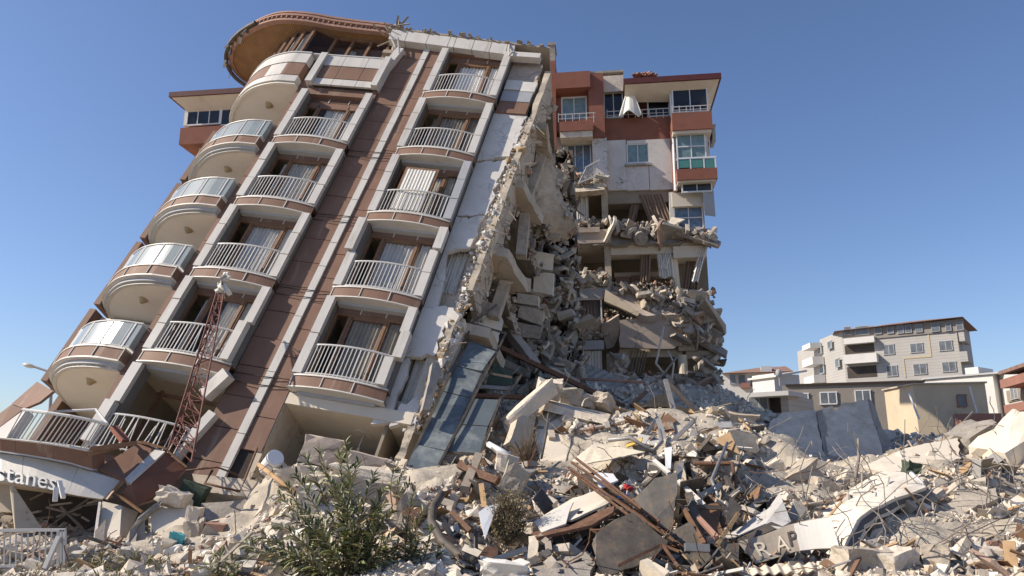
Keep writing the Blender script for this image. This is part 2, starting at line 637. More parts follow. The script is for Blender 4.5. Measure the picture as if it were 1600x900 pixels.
def folds(mb, x0, x1, y, z0, z1, amp=.03, nf=7, m=0, ph=0.0, sway=0.0, ragged=0.0):
    W_ = x1 - x0

    def fn(a, b):
        x = x0 + W_ * a
        return (x + sway * (1 - b), y + amp * math.sin(2 * math.pi * nf * a + ph) + amp * .4 * math.sin(17 * a + 3 * b),
                z0 + (z1 - z0) * b + ragged * (1 - b) * math.sin(9 * a + ph))
    mb.grid(fn, max(12, nf * 5), 4, m, th=(0, .012, 0))


def window(x0, x1, z, kind, broken=False):
    """Wall with brown lintel, wooden frame, panes and curtains, all set back behind the balcony."""
    y = WY
    w = MB()
    w.box((x0, y, z + 2.38), (x1, y + .12, z + 2.62), 0)
    for t in (.33, .68):
        xm = x0 + (x1 - x0) * t
        w.box((xm - .015, y - .02, z + 2.38), (xm + .015, y, z + 2.6), 1)
    w.build("lintel", [M['brown'], M['white']], LB)
    f = MB()
    xs = [x0 + .02, x0 + (x1 - x0) * (.19 + .02 * random.random()), x0 + (x1 - x0) * (.70 + .03 * random.random()), x1 - .02]
    if kind == 2:
        xs = [x0 + .02, x0 + (x1 - x0) * .25, x0 + (x1 - x0) * .72, x1 - .02]
    f.box((x0, y + .01, z + 2.29), (x1, y + .10, z + 2.38))
    f.box((x0, y + .01, z - .03), (x1, y + .10, z + .06))
    for i, x in enumerate(xs):
        f.box((x - .045, y, z + .06), (x + .045, y + .1, z + 2.29))
        if 0 < i < 3:
            f.box((x + .05, y + .02, z + .06), (x + .10, y + .09, z + 2.29))
    f.box((xs[1], y + .02, z + .06), (xs[2], y + .08, z + .14))
    f.box((xs[1], y + .02, z + 2.21), (xs[2], y + .08, z + 2.29))
    fo = f.build("window", M['wood'], LB)
    if kind == 3:                              # an open leaf swung outward
        g = MB()
        a, b = xs[1] - .05, xs[2] - .1
        for q in ((a, a + .07), (b - .07, b)):
            g.box((q[0], y - .42, z + .1), (q[1], y - .36, z + 2.1))
        g.box((a + .07, y - .42, z + 2.02), (b - .07, y - .36, z + 2.1))
        g.box((a + .07, y - .42, z + .1), (b - .07, y - .36, z + .18))
        g.box((a + .07, y - .40, z + .18), (b - .07, y - .385, z + 2.02))
        g.build("open_casement", M['wood'], fo)
        g = MB()
        folds(g, a + .08, b - .08, y - .435, z + .2, z + 2.0, .008, 9)
        g.build("curtain", M['lace'], fo)
    g = MB()
    if kind != 3:
        g.box((xs[1] + .1, y + .05, z + .14), (xs[2] - .05, y + .056, z + 2.21))
    if kind != 1:
        g.box((xs[2] + .1, y + .05, z + .06), (xs[3] - .05, y + .056, z + 2.29))
    g.box((xs[0] + .05, y + .03, z + .06), (xs[0] + .1, y + .036, z + 2.29))
    if not broken:
        g.build("pane", M['glass'], fo)
    c = MB()
    folds(c, xs[1] + .08 + random.choice((0, 0, .25, .45)), xs[2] - .02, y + .13, z + .05, z + 2.3, .035, 8, ph=random.random() * 6)
    folds(c, xs[2] + .08, xs[3] - random.choice((.02, .02, .25)), y + .13, z + .05, z + 2.3, .03, 5, ph=random.random() * 6)
    if kind in (0, 2):
        folds(c, xs[0] + .28, xs[1] - .02, y + .2, z + .1, z + 2.25, .03, 3, ph=random.random() * 6)
    c.build("curtain", M[random.choice(['curtain', 'curtain', 'lace', 'darkcurtain'])], fo)


def pilaster(x0, x1, z0, z1, segs, shift=0.0, mm=None, y0=PY, damaged=()):
    """Stack of white box claddings beside a balcony with open joints."""
    zs = [z0 + (z1 - z0) * i / segs for i in range(segs + 1)]
    m = MB()
    for i in range(segs):
        dx = random.uniform(-.01, .01)
        if i in damaged:
            dx += random.choice((-1, 1)) * random.uniform(.06, .12)
        a, b = zs[i] + .014, zs[i + 1] - .014
        yy0 = y0 + random.uniform(-.01, .01) - (.08 if i in damaged else 0)
        m.box((x0 + dx, yy0, a), (x1 + dx, y0 + .16, b))
        m.box((x0 + .02, y0 + .161, a - .014), (x1 - .02, WY + .1, b + .014), 1)
    return m.build("pilaster", [mm or M['white'], M['reveal']], LB)


LX0, LX1, RX0, RX1 = 0.0, 2.8, 4.6, 7.35
for k in range(0, 6):
    z = -3.0 * k
    if 1 <= k <= 4:
        fa = fascia(LX0, LX1, z)
        fa.build("balcony_fascia", [M['brown'], M['sign'], M['soffit']], LB)
        railing(LX0 + .26, LX1 - .24, z, bent=(k == 4)).build("balcony_railing", M['rail'], LB)
        window(LX0 + .26, LX1 - .26, z, [0, 0, 2, 1, 2][k])
        pilaster(LX0, LX0 + .26, z + .01, z + 2.62, 3 if k > 1 else 2)
        pilaster(LX1 - .26, LX1, z + .01, z + 2.62, 3 if k < 4 else 2, damaged=(0,) if k == 4 else ())
    if k <= 4:
        fa = fascia(RX0, RX1, z)
        fa.build("balcony_fascia", [M['brown'], M['sign'], M['soffit']], LB)
        railing(RX0 + .26, RX1 - .24, z).build("balcony_railing", M['rail'], LB)
        window(RX0 + .26, RX1 - .26, z, [1, 2, 3, 0, 0][k], broken=(k in (0,)))
        pilaster(RX0, RX0 + .26, z + .01, z + 2.62, 3 if k < 3 else 2, damaged=(1,) if k == 3 else ())
        pilaster(RX1 - .26, RX1, z + .01, z + 2.62, 3, mm=M['bluewhite'] if k == 2 else None, damaged=(2,) if k == 3 else ((0, 1) if k == 4 else ()))

# bottom left opening: a railing behind the mast, a wooden frame round the gap
railing(.15, 2.5, -15.0, n=16, bent=True).build("balcony_railing", M['rail'], LB)
m = MB()
m.box((.0, .0, -15.25), (2.8, .9, -15.0))
m.build("balcony_fascia", M['brown'], LB)
m = MB()
for x in (.28, 2.5):
    m.bar((x, .95, -15), (x + .05, .95, -12.6), .09, .09)
m.bar((.2, .95, -12.72), (2.6, .95, -12.72), .09, .09)
m.bar((.4, 1.1, -14.6), (1.9, 1.3, -13.0), .05, .05)
m.bar((.9, 1.6, -14.2), (2.3, 1.2, -13.3), .07, .05)
m.build("broken_frame", M['wood'], LB)
pilaster(0, .3, -14.9, -12.45, 2, damaged=(0,))
m = MB()
m.bar((2.42, -.15, -13.0), (2.9, -.35, -12.35), .34, .3, (0, 1, 0))
m.bar((2.62, -.1, -14.35), (2.92, -.1, -13.45), .26, .3, (0, 1, 0))
m.bar((2.35, -.1, -15.6), (2.62, -.1, -14.4), .1, .3, (0, 1, 0))
m.build("loose_cladding", M['white'], LB)

# right bottom opening: ceiling with rosette, side wall, column
m = MB()
m.slab([(4.62, .1, -12.75), (8.1, .1, -12.75), (8.1, 4.5, -12.75), (4.62, 4.5, -12.75)], (0, 0, .3))
m.box((4.6, -.02, -12.75), (8.15, .1, -12.42))
m.build("ceiling_slab", M['cream'], LB)
m = MB()
for i in range(12):
    a = 2 * math.pi * i / 12
    m.slab([(6.55 + .26 * math.cos(a + q) * s_, 1.15 + .26 * math.sin(a + q) * s_, -12.77) for q, s_ in ((0, 1), (.26, 1.12), (.52, 1), (.26, .2))], (0, 0, .02))
m.tube([(6.55, 1.15, -12.75), (6.55, 1.15, -13.15)], .018)
m.tube([(6.55, 1.15, -13.15), (6.57, 1.15, -13.3)], .04)
m.build("ceiling_rosette", M['cream'], LB)
m = MB()
m.box((4.45, .0, -16.2), (4.62, 3.4, -12.75))
m.box((4.62, 3.4, -16.2), (8.1, 3.5, -12.75))
m.build("room_wall", M['creamdark'], LB)
m = MB()
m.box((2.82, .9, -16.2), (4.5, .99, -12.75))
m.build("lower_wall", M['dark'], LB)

# --- curved corner balconies
for k in range(0, 5):
    z = -3.0 * k - .12
    A = arc_pts(0.0)
    B = arc_pts(-.12)
    C_ = arc_pts(-.2)
    cb = MB()
    if k >= 1:
        band(cb, A, z - .34, z, .12, 0)                     # brown fascia panels
        band(cb, arc_pts(.03), z, z + .045, .2, 1)            # edge trims
        band(cb, arc_pts(.015), z - .385, z - .34, .3, 1)
        band(cb, B, z - .50, z - .385, .12, 2)               # stepped grey mouldings
        band(cb, C_, z - .57, z - .50, .1, 1)
        for i in range(6, len(A) - 2, 8):                    # joints between panels
            p, q = A[i], A[i] + (A[i] - np.array([-.9, 3.2])) * .006
            cb.bar((q[0], q[1], z - .33), (q[0], q[1], z), .018, .03, (0, 1, 0), 1)
        pl = C_ + [np.array([ULW + .25, 4.0]), np.array([-.45, 4.0])]
        plan_slab(cb, pl, z - .555, z - .3, 3)
        bo = cb.build("curved_balcony", [M['brown'], M['sign'], M['soffit'], M['undercream']], LB)
        lp = MB()
        lp.tube([(-2.0, .9, z - .555), (-2.0, .9, z - .59), (-2.0, .9, z - .65), (-2.0, .9, z - .70)], .16, 12, r1=.06)
        lp.build("ceiling_lamp", M['ochre'], bo)
        # glazed rail
        if k <= 5:
            T = arc_pts(-.08)
            rl = MB()
            rl.tube([(p[0], p[1], z + .95) for p in T], .03, 6)
            rl.tube([(p[0], p[1], z + .14) for p in T], .02, 6)
            idx = list(range(8, len(T), 7))
            for i in idx:
                p = T[i]
                rl.bar((p[0], p[1], z + .03), (p[0], p[1], z + .95), .045, .045)
            for i in idx[:-1]:
                p = T[i + 1]
                rl.bar((p[0], p[1], z + .12), (p[0], p[1], z + .95), .018, .018)
            rl.build("glass_railing", M['rail'], bo)
            gp = MB()
            ends = [1] + idx
            for a, b in zip(ends[:-1], ends[1:]):
                band(gp, T, z + .16, z + .90, .012, 0, a, b + 1)
            gp.build("frosted_panel", M['frosted'], bo)
    # wall and door behind the balcony
    if k >= 1:
        w = MB()
        w.box((ULW + .25, 2.3, z), (-.45, 2.45, z + 2.35), 0)
        w.box((-2.0, 2.26, z), (-1.2, 2.3, z + 2.0), 1)
        w.box((-1.93, 2.24, z + .05), (-1.27, 2.26, z + 1.93), 2)
        w.box((ULW + .02, 1.9, z - .4), (ULW + .25, 2.95, z + 2.4), 3)
        w.build("balcony_wall", [M['sign'], M['pvc'], M['soffit'], M['brown']], LB)

# --- parapet of the top floor (panelled, curved at the corner) and terrace soffit
PA = arc_pts(.02)
P = MB()
z0 = .02
for (za, zb, mm, o) in ((z0, z0 + .36, 1, 0.0), (z0 + .38, z0 + 1.10, 0, .0), (z0 + 1.12, z0 + 1.72, 1, .02)):
    Q = arc_pts(.02 + o)
    i = 1
    while i < len(Q) - 1:
        j = min(i + 6, len(Q) - 1)
        mm2 = mm
        if mm == 0 and i in (13,):
            mm2 = 1
        a = Q[i:j + 1]
        band(P, a, za + .01, zb - .01, .06, mm2)
        i = j
    # straight part over the left windows
    for a, b in ((.02, .95), (.97, 1.9), (1.92, 2.78)):
        P.box((max(a, .21), -.28 - o, za + .01), (min(b, 2.57), -.2, zb - .01), mm)
band(P, arc_pts(-.05), z0, z0 + 1.72, .06, 2)
P.box((-.45, -.03, z0), (2.8, .05, z0 + 1.72), 2)
P.box((.0, -.199, z0), (2.8, -.031, z0 + 1.72), 2)
P.box((-.06, -.42, z0), (.2, -.02, z0 + 1.74), 1)
P.box((2.58, -.42, z0), (2.82, -.02, z0 + 1.74), 1)
P.box((-.46, -.32, z0 + 1.72), (2.82, .2, z0 + 1.78), 3)
band(P, arc_pts(.07), z0 + 1.72, z0 + 1.78, .3, 3)
P.build("parapet", [M['brown'], M['white'], M['joint'], M['soffit']], LB)
S = MB()
plan_slab(S, arc_pts(-.12) + [np.array([ULW + .25, 5.0]), np.array([-.45, 5.0])], -.02, .10)
band(S, arc_pts(-.04), -.06, .02, .12)
so = S.build("terrace_soffit", M['undercream'], LB)
lp = MB()
lp.tube([(-2.0, .9, -.02), (-2.0, .9, -.06), (-2.0, .9, -.15), (-2.0, .9, -.2)], .17, 12, r1=.06)
lp.build("ceiling_lamp", M['ochre'], so)
S = MB()
S.box((.02, -.1, -.36), (2.78, WY + .1, .02))
S.build("terrace_slab", M['brown'], LB)
w = MB()
w.box((.26, WY, -.9), (2.54, WY + .1, -.37))
w.build("lintel", M['brown'], LB)

# --- penthouse windows set back behind the parapet
arcin = arc_pts(-.24)
ph = MB()
gl = MB()
cu = MB()
zs, zt = 1.6, 3.80
pts = [np.array([2.75, .45])] + [np.array([x, .40]) for x in (1.95, 1.15, .35)] + [np.array([-.4, .34])] + [arcin[i] for i in (13, 17, 21, 25, 30, 36, 42)]
for i, p in enumerate(pts):
    ph.bar((p[0], p[1], zs), (p[0], p[1], zt), .11, .11, (0, 1, 0), 0)
    if i < len(pts) - 1:
        q = pts[i + 1]
        ph.bar((p[0], p[1], zt - .05), (q[0], q[1], zt - .05), .1, .14, (0, 0, 1), 0)
        ph.bar((p[0], p[1], zs), (q[0], q[1], zs), .1, .1, (0, 0, 1), 0)
        mid = (p + q) / 2
        if i < 9:
            gl.bar((p[0], p[1] + .02, (zs + zt) / 2), (q[0], q[1] + .02, (zs + zt) / 2), .01, zt - zs - .1, (0, 0, 1))
        if i >= 5 and i < 9:
            cu.bar((p[0], p[1] + .12, zs + 1.05), (q[0], q[1] + .12, zs + 1.05), .02, 2.0, (0, 0, 1))
        if i in (1, 3):
            cu.bar((p[0], p[1] + .5, zs + 1.05), (mid[0], mid[1] + .4, zs + 1.05), .02, 2.0, (0, 0, 1))
        if i >= 9:
            cu.bar((p[0], p[1] + .02, zs + 1.1), (q[0], q[1] + .02, zs + 1.1), .06, 2.15, (0, 0, 1), 1)
po = ph.build("penthouse_window", M['wood'], LB)
gl.build("pane", M['glass'], po)
cu.build("curtain", [M['lace'], M['cream']], po)
m = MB()
m.box((-4.2, 5.2, .1), (2.8, 5.3, 3.85))
m.box((2.75, .9, -.05), (2.82, 5.2, 3.85))
m.build("penthouse_wall", M['room'], LB)

# --- roof of the left part: wooden soffit and terracotta cornice with little tooth blocks
ROOF = [(1.95, .12), (1.75, -.05), (.6, -.12), (-.6, -.22), (-1.7, -.36), (-2.9, -.34), (-4.0, .0), (-5.1, .62), (-5.85, 1.35), (-6.15, 2.05), (-6.0, 2.75), (-5.4, 3.3)]


def smooth_pts(P, k=5):
    P = [np.array(p, float) for p in P]
    out = []
    for i in range(len(P) - 1):
        for j in range(k):
            t = j / k
            p0, p1, p2, p3 = P[max(i - 1, 0)], P[i], P[i + 1], P[min(i + 2, len(P) - 1)]
            out.append(.5 * ((2 * p1) + (-p0 + p2) * t + (2 * p0 - 5 * p1 + 4 * p2 - p3) * t * t + (-p0 + 3 * p1 - 3 * p2 + p3) * t ** 3))
    out.append(P[-1])
    return out


RP = smooth_pts(ROOF)
m = MB()
cen = np.array([-1.0, 5.0])
inner = [np.array([2.0, .52]), np.array([-.3, .44])] + [q for q in arc_pts(-.26)[12:]] + [np.array([-3.9, 4.6])]
cum = np.concatenate([[0], np.cumsum([np.linalg.norm(b - a) for a, b in zip(inner[:-1], inner[1:])])])
rcum = np.concatenate([[0], np.cumsum([np.linalg.norm(b - a) for a, b in zip(RP[:-1], RP[1:])])])
n = len(RP)
ins = [np.array([np.interp(t, cum / cum[-1], [q[j] for q in inner]) for j in (0, 1)]) for t in rcum / rcum[-1]]
for i in range(n - 1):
    a, b, c, d = RP[i], RP[i + 1], ins[i + 1], ins[i]
    m.add([(a[0], a[1], 3.86), (b[0], b[1], 3.86), (c[0], c[1], 3.80), (d[0], d[1], 3.80)], [(0, 1, 2, 3)])
rs = m.build("roof_soffit", M['woodsoffit'], LB)
m = MB()
for (o, za, zb, th) in ((0.0, 3.80, 3.93, .2), (-.05, 3.93, 4.08, .2), (.05, 4.08, 4.18, .25), (-.02, 4.18, 4.30, .3), (.03, 4.30, 4.40, .4)):
    Q = [p + (p - cen) / np.linalg.norm(p - cen) * o for p in RP]
    band(m, Q, za, zb, th)
L_ = 0.0
for i in range(n - 1):                       # tooth blocks under the cornice
    a, b = RP[i], RP[i + 1]
    d = np.linalg.norm(b - a)
    kk = max(1, int(d / .13))
    for j in range(kk):
        p = a + (b - a) * (j + .5) / kk
        o = (p - cen) / np.linalg.norm(p - cen)
        q = p - o * .05
        r = p + o * .035
        m.bar((q[0], q[1], 3.995), (r[0], r[1], 3.995), .055, .12, (0, 0, 1), 0)
m.build("roof_cornice", M['tile'], LB)
m = MB()
m.slab([(p[0], p[1], 4.2) for p in RP] + [(-6.3, DEP + .3, 4.2), (2.0, DEP + .3, 4.2)], (0, 0, .1))
m.box((ULW + .3, .9, 3.86), (2.6, DEP, 3.9))
m.build("roof", M['tile'], LB)
m = MB()                                     # torn gutter hanging from the left end of the roof
for i in range(14):
    a = random.randint(30, n - 2)
    p = RP[a]
    m.bar((p[0] - .03, p[1] - .05, 3.95), (p[0] + random.uniform(-.15, .1), p[1] + random.uniform(-.1, .2), 3.95 - random.uniform(.2, .75)), random.uniform(.03, .14), .012, (0, 1, 0))
m.tube([(RP[i][0] - .06, RP[i][1] - .08, 3.9 - .012 * (i - 30)) for i in range(30, n)], .09, 7)
m.build("torn_gutter", M['darkmetal'], LB)

# --- roof piece over the right column: white fascia panels, dark torn roof edge
m = MB()
zr = lambda x: 3.62 - (x - 2.2) * .105
xs = [2.25, 2.95, 3.85, 4.75, 5.0, 5.75, 6.45, 7.1, 7.4]
for a, b in zip(xs[:-1], xs[1:]):
    m.add([(a + .012, -.34, zr(a) - .62), (b - .012, -.34, zr(b) - .62), (b - .012, -.40, zr(b) - .08), (a + .012, -.40, zr(a) - .08),
           (a + .012, -.02, zr(a) - .62), (b - .012, -.02, zr(b) - .62), (b - .012, -.02, zr(b) - .08), (a + .012, -.02, zr(a) - .08)],
          [(0, 1, 2, 3), (0, 4, 5, 1), (1, 5, 6, 2), (0, 3, 7, 4), (3, 2, 6, 7)])
m.build("eave_panel", M['white'], LB)
m = MB()
m.slab([(2.1, -.42, zr(2.1) - .06), (8.7, -.42, zr(8.7) - .06), (8.7, DEP, zr(8.7) + .1), (2.1, DEP, zr(2.1) + .1)], (0, 0, .09))
for i in range(60):
    x = random.uniform(2.1, 8.6)
    m.bar((x, -.3, zr(x) + .02), (x + random.uniform(-.1, .1), -.3 - random.uniform(.1, .28), zr(x) + random.uniform(-.05, .09)), random.uniform(.04, .14), .03)
m.box((2.0, .1, 2.7), (8.3, DEP, 2.9))
m.build("torn_roof", M['greytimber'], LB)
m = MB()
m.slab(jag([(1.95, .0, 4.5), (2.25, -.3, 4.35), (2.35, .3, 3.0), (2.1, .6, 2.9)], .08, .3), (.12, .3, 0))
for i in range(22):
    a = np.array([2.1, .0, 3.7]) + RNG.normal(0, .22, 3) * (.6, .5, 1.5)
    m.bar(a, a + RNG.normal(0, .32, 3), random.uniform(.03, .08), .03)
m.build("splintered_roof_end", M['greytimber'], LB)
m = MB()
m.box((7.35, -.38, 2.35), (8.45, -.1, 2.62))
m.tube([(7.15, -.4, 3.0), (7.25, -.5, 2.5), (7.3, -.45, 2.2), (7.42, -.42, 2.6)], .03)
m.build("broken_gutter", M['white'], LB)
m = MB()
m.box((4.62, -.1, 2.62), (7.5, WY + .2, 2.95))
m.box((4.6, WY, -.1), (7.4, WY + .1, -.02))
m.build("lintel", M['brown'], LB)
m = MB()
m.bar((2.62, -.12, 1.2), (2.92, -.2, 2.5), .3, .24, (0, 1, 0))
m.bar((2.95, -.3, 2.2), (2.6, -.35, 3.1), .05, .05)
m.bar((2.7, -.3, 2.5), (2.2, -.35, 3.3), .07, .04)
m.build("loose_cladding", M['white'], LB)

# --- torn wall right of the windows
def wallpoly(pts, y0, th, name, mm, amp=.06, step=.22, keep=()):
    m = MB()
    m.slab(jag([(p[0], y0, p[1]) for p in pts], amp, step, keep), (0, th, 0))
    return m.build(name, mm, LB)


wallpoly([(7.36, -2.95), (8.4, -2.62), (8.58, -.5), (7.36, -.5)], .0, .16, "torn_wall", M['plaster'], .13, .25, keep=(2, 3))
wallpoly([(7.36, -5.45), (8.25, -5.3), (8.38, -2.68), (7.36, -3.0)], .03, .16, "torn_wall", M['plaster'], .13, .25, keep=(3,))
wallpoly([(7.36, -7.0), (8.1, -6.7), (8.24, -5.36), (7.36, -5.5)], .02, .16, "torn_wall", M['plaster'], .14, .25, keep=(3,))
wallpoly([(7.36, -9.1), (7.75, -9.05), (7.7, -8.0), (7.55, -7.4), (7.45, -6.9), (7.36, -6.95)], .03, .14, "torn_wall", M['plaster'], .05, .2, keep=(5,))
wallpoly([(7.36, -10.8), (8.16, -10.65), (8.24, -9.0), (7.36, -9.12)], -.02, .18, "torn_wall", M['plaster'], .13, .25, keep=(3,))
wallpoly([(7.1, -12.9), (7.62, -12.75), (7.5, -11.9), (7.6, -11.3), (7.5, -10.82), (7.36, -10.82)], .02, .16, "torn_wall", M['plaster'], .05, .2)
wallpoly([(7.6, -12.9), (8.25, -12.7), (8.2, -11.9), (7.7, -12.2)], .0, .16, "torn_wall", M['plaster'], .08)
m = MB()
m.box((7.9, .17, -12.6), (8.62, .6, -9.2))
m.box((8.02, .17, -6.6), (8.7, .6, -.5))
m.box((7.36, .5, -9.1), (8.4, .6, -6.6))
m.build("wall_core", M['paleconc'], LB)
m = MB()
for (a, b, za, zb, mm) in ((7.42, 8.5, -.5, .12, 0), (7.42, 8.5, .15, .72, 1), (7.42, 8.0, .8, 1.35, 2), (8.02, 8.55, .75, 1.3, 2)):
    m.slab([(a, -.06, za), (b, -.06, za + .02), (b + .03, -.06, zb), (a, -.06, zb)], (0, .12, 0), mm)
m.build("corner_cladding", [M['brown'], M['bluewhite'], M['plaster']], LB)
m = MB()
m.box((7.36, .10, -.5), (8.5, .2, 2.6))
m.build("corner_wall", M['pinkgrey'], LB)
m = MB()
folds(m, 7.42, 8.0, .45, -8.2, -6.6, .05, 6)
m.build("curtain", M['curtain'], LB)
m = MB()
folds(m, 7.55, 8.0, .35, -12.1, -10.6, .03, 6)
m.build("curtain", M['lace'], LB)
# the side wall: a long slab edge whose return faces the gap
def side(z0, z1, x0, x1, d, mm, name, amp=.08):
    """Upright wall strip with a ragged inner edge; its broad face looks into the gap."""
    m = MB()
    n = 26
    prev = None
    for i in range(n + 1):
        a = i / n
        z = z0 + (z1 - z0) * a
        x = x0 + (x1 - x0) * a
        j1, dd = random.uniform(-.05, .05), d * (1 - .12 * a) + random.uniform(-.28, .18)
        cur = [(x - .2 + random.uniform(-.03, .03), j1, z), (x, j1 + random.uniform(-.02, .02), z), (x + random.uniform(-.02, .02), dd, z), (x - .2, dd, z)]
        if prev:
            m.add(prev + cur, [(0, 1, 5, 4), (1, 2, 6, 5), (3, 0, 4, 7), (2, 3, 7, 6)] + ([(0, 3, 2, 1)] if i == 1 else []) + ([(4, 5, 6, 7)] if i == n else []))
        prev = cur
    return m.build(name, mm, LB)


side(-8.3, 2.1, 8.62, 8.92, 1.5, M['creamdark'], "side_wall")
side(-12.6, -9.0, 8.35, 8.45, 2.0, M['creamdark'], "side_wall")
# broken floor slabs that stick out of the torn side
EDGE = []
for k, (L1, L2) in enumerate([(.9, .4), (.35, .15), (.3, .2), (.3, .1), (.2, .1)]):
    z = -3.0 * k
    m = MB()
    pj = jag([(8.2, 1.6, z - .35), (8.7 + L2, 1.9, z - .5), (8.9 + L1, 4.5, z - .75), (8.2, 7.5, z - .35)], .12, .3, keep=(3,))
    EDGE += [p + np.array([.02, 0, .13]) for p in pj]
    m.slab(pj, (.05, 0, .26))
    for q in range(9):
        y = random.uniform(1.8, 4.5)
        a = np.array([8.6 + L2 * .8, y, z - .35])
        m.tube([a, a + (.3, -.1, -.05), a + (.5 + random.random() * .4, -.2, -.3 * random.random())], .015, 5)
    m.build("broken_floor_slab", M['concrete'], LB)
m = MB()
pj = jag([(8.8, 1.4, .3), (9.3, 2.0, -.6), (9.75, 2.7, -1.5), (10.5, 3.4, -2.3), (9.9, 3.9, -2.7), (9.0, 2.6, -2.5), (8.8, 2.0, -1.6)], .07, .2)
EDGE += [p + np.array([.06, .2, .12]) for p in pj]
m.slab(pj, (.12, .5, .3))
for q in range(7):
    a = np.array([9.6 + q * .1, 2.8 + q * .1, -1.6 - q * .1])
    m.tube([a, a + (.3, .1, -.2), a + (.45 + random.random() * .4, .2, -.5 * random.random())], .014, 5)
m.build("broken_floor_slab", M['concrete'], LB)
side(-15.4, -12.8, 8.15, 8.3, 1.2, M['creamdark'], "side_wall")
m = MB()
for i in range(70):                          # bare bars and cable ends along the torn edge
    z = random.uniform(-12.5, 1.5)
    p = np.array([8.6 + (z + 8) * .03, random.uniform(-.05, 1.2), z])
    d = np.array([random.uniform(.1, 1), random.uniform(-.5, .3), random.uniform(-.8, .3)])
    m.tube([p, p + d * random.uniform(.1, .3), p + d * random.uniform(.3, .7) + (0, 0, -random.uniform(0, .3))], .011, 4)
m.build("bare_bars", M['wire'], LB)
for k in range(0, 5):                         # slab ends and snapped columns in the torn side
    z = -3.0 * k
    m = MB()
    m.slab(jag([(8.5, .5, z - .42), (9.0 + random.uniform(0, .35), .6, z - .45), (9.2 + random.uniform(.1, .6), 2.2, z - .5), (8.6, 2.6, z - .42)], .06, .3, keep=(3,)), (0, 0, .34))
    m.build("floor_slab_end", M['creamdark'], LB)
    m = MB()
    t = random.uniform(-.35, .35)
    m.bar((9.0, 1.9, z - .45), (9.0 + t, 2.1, z - random.uniform(1.5, 2.6)), .34, .34, (0, 1, 0))
    m.build("snapped_column", M['concrete'], LB)
for k in range(1, 5):                         # thin cables along the floor joints
    m = MB()
    for dz in (-.12, -.38):
        a, b = np.array([2.82, -.06, -3.0 * k + dz]), np.array([4.6, -.06, -3.0 * k + dz + .05])
        m.tube([a, (a + b) / 2 + (0, -.06, -.05), b], .013, 5)
    m.build("wall_cable", M['joint'], LB)
m = MB()
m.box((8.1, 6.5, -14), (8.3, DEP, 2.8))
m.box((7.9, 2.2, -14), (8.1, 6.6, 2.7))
m.build("side_wall", M['dark'], LB)  # near-black: the deep shadow on this side is in its colour
# ------------------------------------------------------------------ the wrecked building behind (its upper corner still stands)
_pa, _pb = W(1113, 640, 35.4), W(870, 640, 36.3)
_x = np.array([_pa[0] - _pb[0], _pa[1] - _pb[1], 0])
_x /= np.linalg.norm(_x)
BF = Frame((_pb[0], _pb[1], 0.0), _x, np.array([-_x[1], _x[0], 0]), np.array([0, 0, 1.0]))
BB = root("ruined_building", "red and white apartment block with ripped open lower floors behind the leaning block", "building", BF)


def bparts(name, mats, rects, parent=None):
    for r in rects:
        m = MB()
        BF.rect(m, *r)
        o = m.build(name, mats, parent or BB)
    return o


def bwin(x0, y0, x1, y1, d, cols=2, glass=None, rows=1, parent=None, fw=2.0):
    f = MB()
    BF.rect(f, x0, y0, x1, y0 + fw, d - .06, d + .06)
    BF.rect(f, x0, y1 - fw, x1, y1, d - .06, d + .06)
    for i in range(cols + 1):
        x = x0 + (x1 - x0) * i / cols
        w = fw * .62 if 0 < i < cols else fw
        xa = min(max(x - w / 2, x0), x1 - w)
        BF.rect(f, xa, y0 + fw, xa + w, y1 - fw, d - .055, d + .055)
    for j in range(1, rows):
        y = y0 + (y1 - y0) * j / rows
        BF.rect(f, x0 + fw, y - fw * .4, x1 - fw, y + fw * .4, d - .05, d + .05)
    fo = f.build("window", M['pvc'], BB)
    g = MB()
    BF.rect(g, x0 + fw, y0 + fw, x1 - fw, y1 - fw, d - .01, d + .01)
    g.build("pane", M[glass or 'darkglass'], fo)
    return fo


def bcurtain(x0, y0, x1, y1, d, mm, nf=6, amp=.06, sway=0.0, parent=None, ragged=.05):
    a, b = BF.px(x0, y1, d), BF.px(x1, y0, d)
    m = MB()
    folds(m, a[0], b[0], d, a[2], b[2], amp, nf, ph=random.random() * 6, sway=sway, ragged=ragged)
    return m.build("curtain", M[mm], parent or BB)


# upper block, walls ---------------------------------------------------------------
bparts("red_wall", M['brick'], [
    (920, 115, 944, 215, -.25, 3.0), (868, 137, 921, 153, .3, 3), (868, 150, 878, 206, .3, 3), (917, 150, 921, 206, .3, 3), (868, 187, 921, 206, .28, 3.0),
    (856, 95, 869, 262, .0, 1.2)])
bparts("roof_parapet", M['brick'], [(868, 112, 922, 137, -.5, .5)])
bparts("chimney", M['greyconc'], [(857, 68, 867, 95.4, .05, 1.1), (856, 66, 868, 70, .0, 1.15)])
bparts("balcony", [M['brick'], M['paleconc']], [(874, 189, 927, 204, -.8, .3, 0), (875, 204, 926, 214, -.72, .3, 1)])
bparts("red_wall", M['brick'], [(946, 184, 1048, 219, .25, .6), (943, 184, 950, 219, .2, .7)])
bparts("roof_parapet", M['paleconc'], [(942, 118, 974, 143, .3, 1.0)])
bparts("white_wall", M['plaster'], [(926, 215, 949, 292, -.15, .7), (949, 219, 979, 297, .2, .7), (1014, 217, 1058, 296, .2, .7), (979, 219, 1014, 224, .2, .7), (979, 255, 1014, 297, .2, .7),
                                    (886, 214, 926, 226, .4, .7), (870, 214, 887, 300, .4, .7)])
bparts("window_sill", M['greyconc'], [(976, 255, 1018, 258, .05, .3)])
bwin(877, 151, 917, 190, .35, 2, 'curtglass')
bwin(886, 225, 924, 271, .5, 3, 'windowblue')
bwin(943, 142, 974, 184, .6, 2)
bwin(979, 224, 1014, 255, .3, 2, 'curtglass')
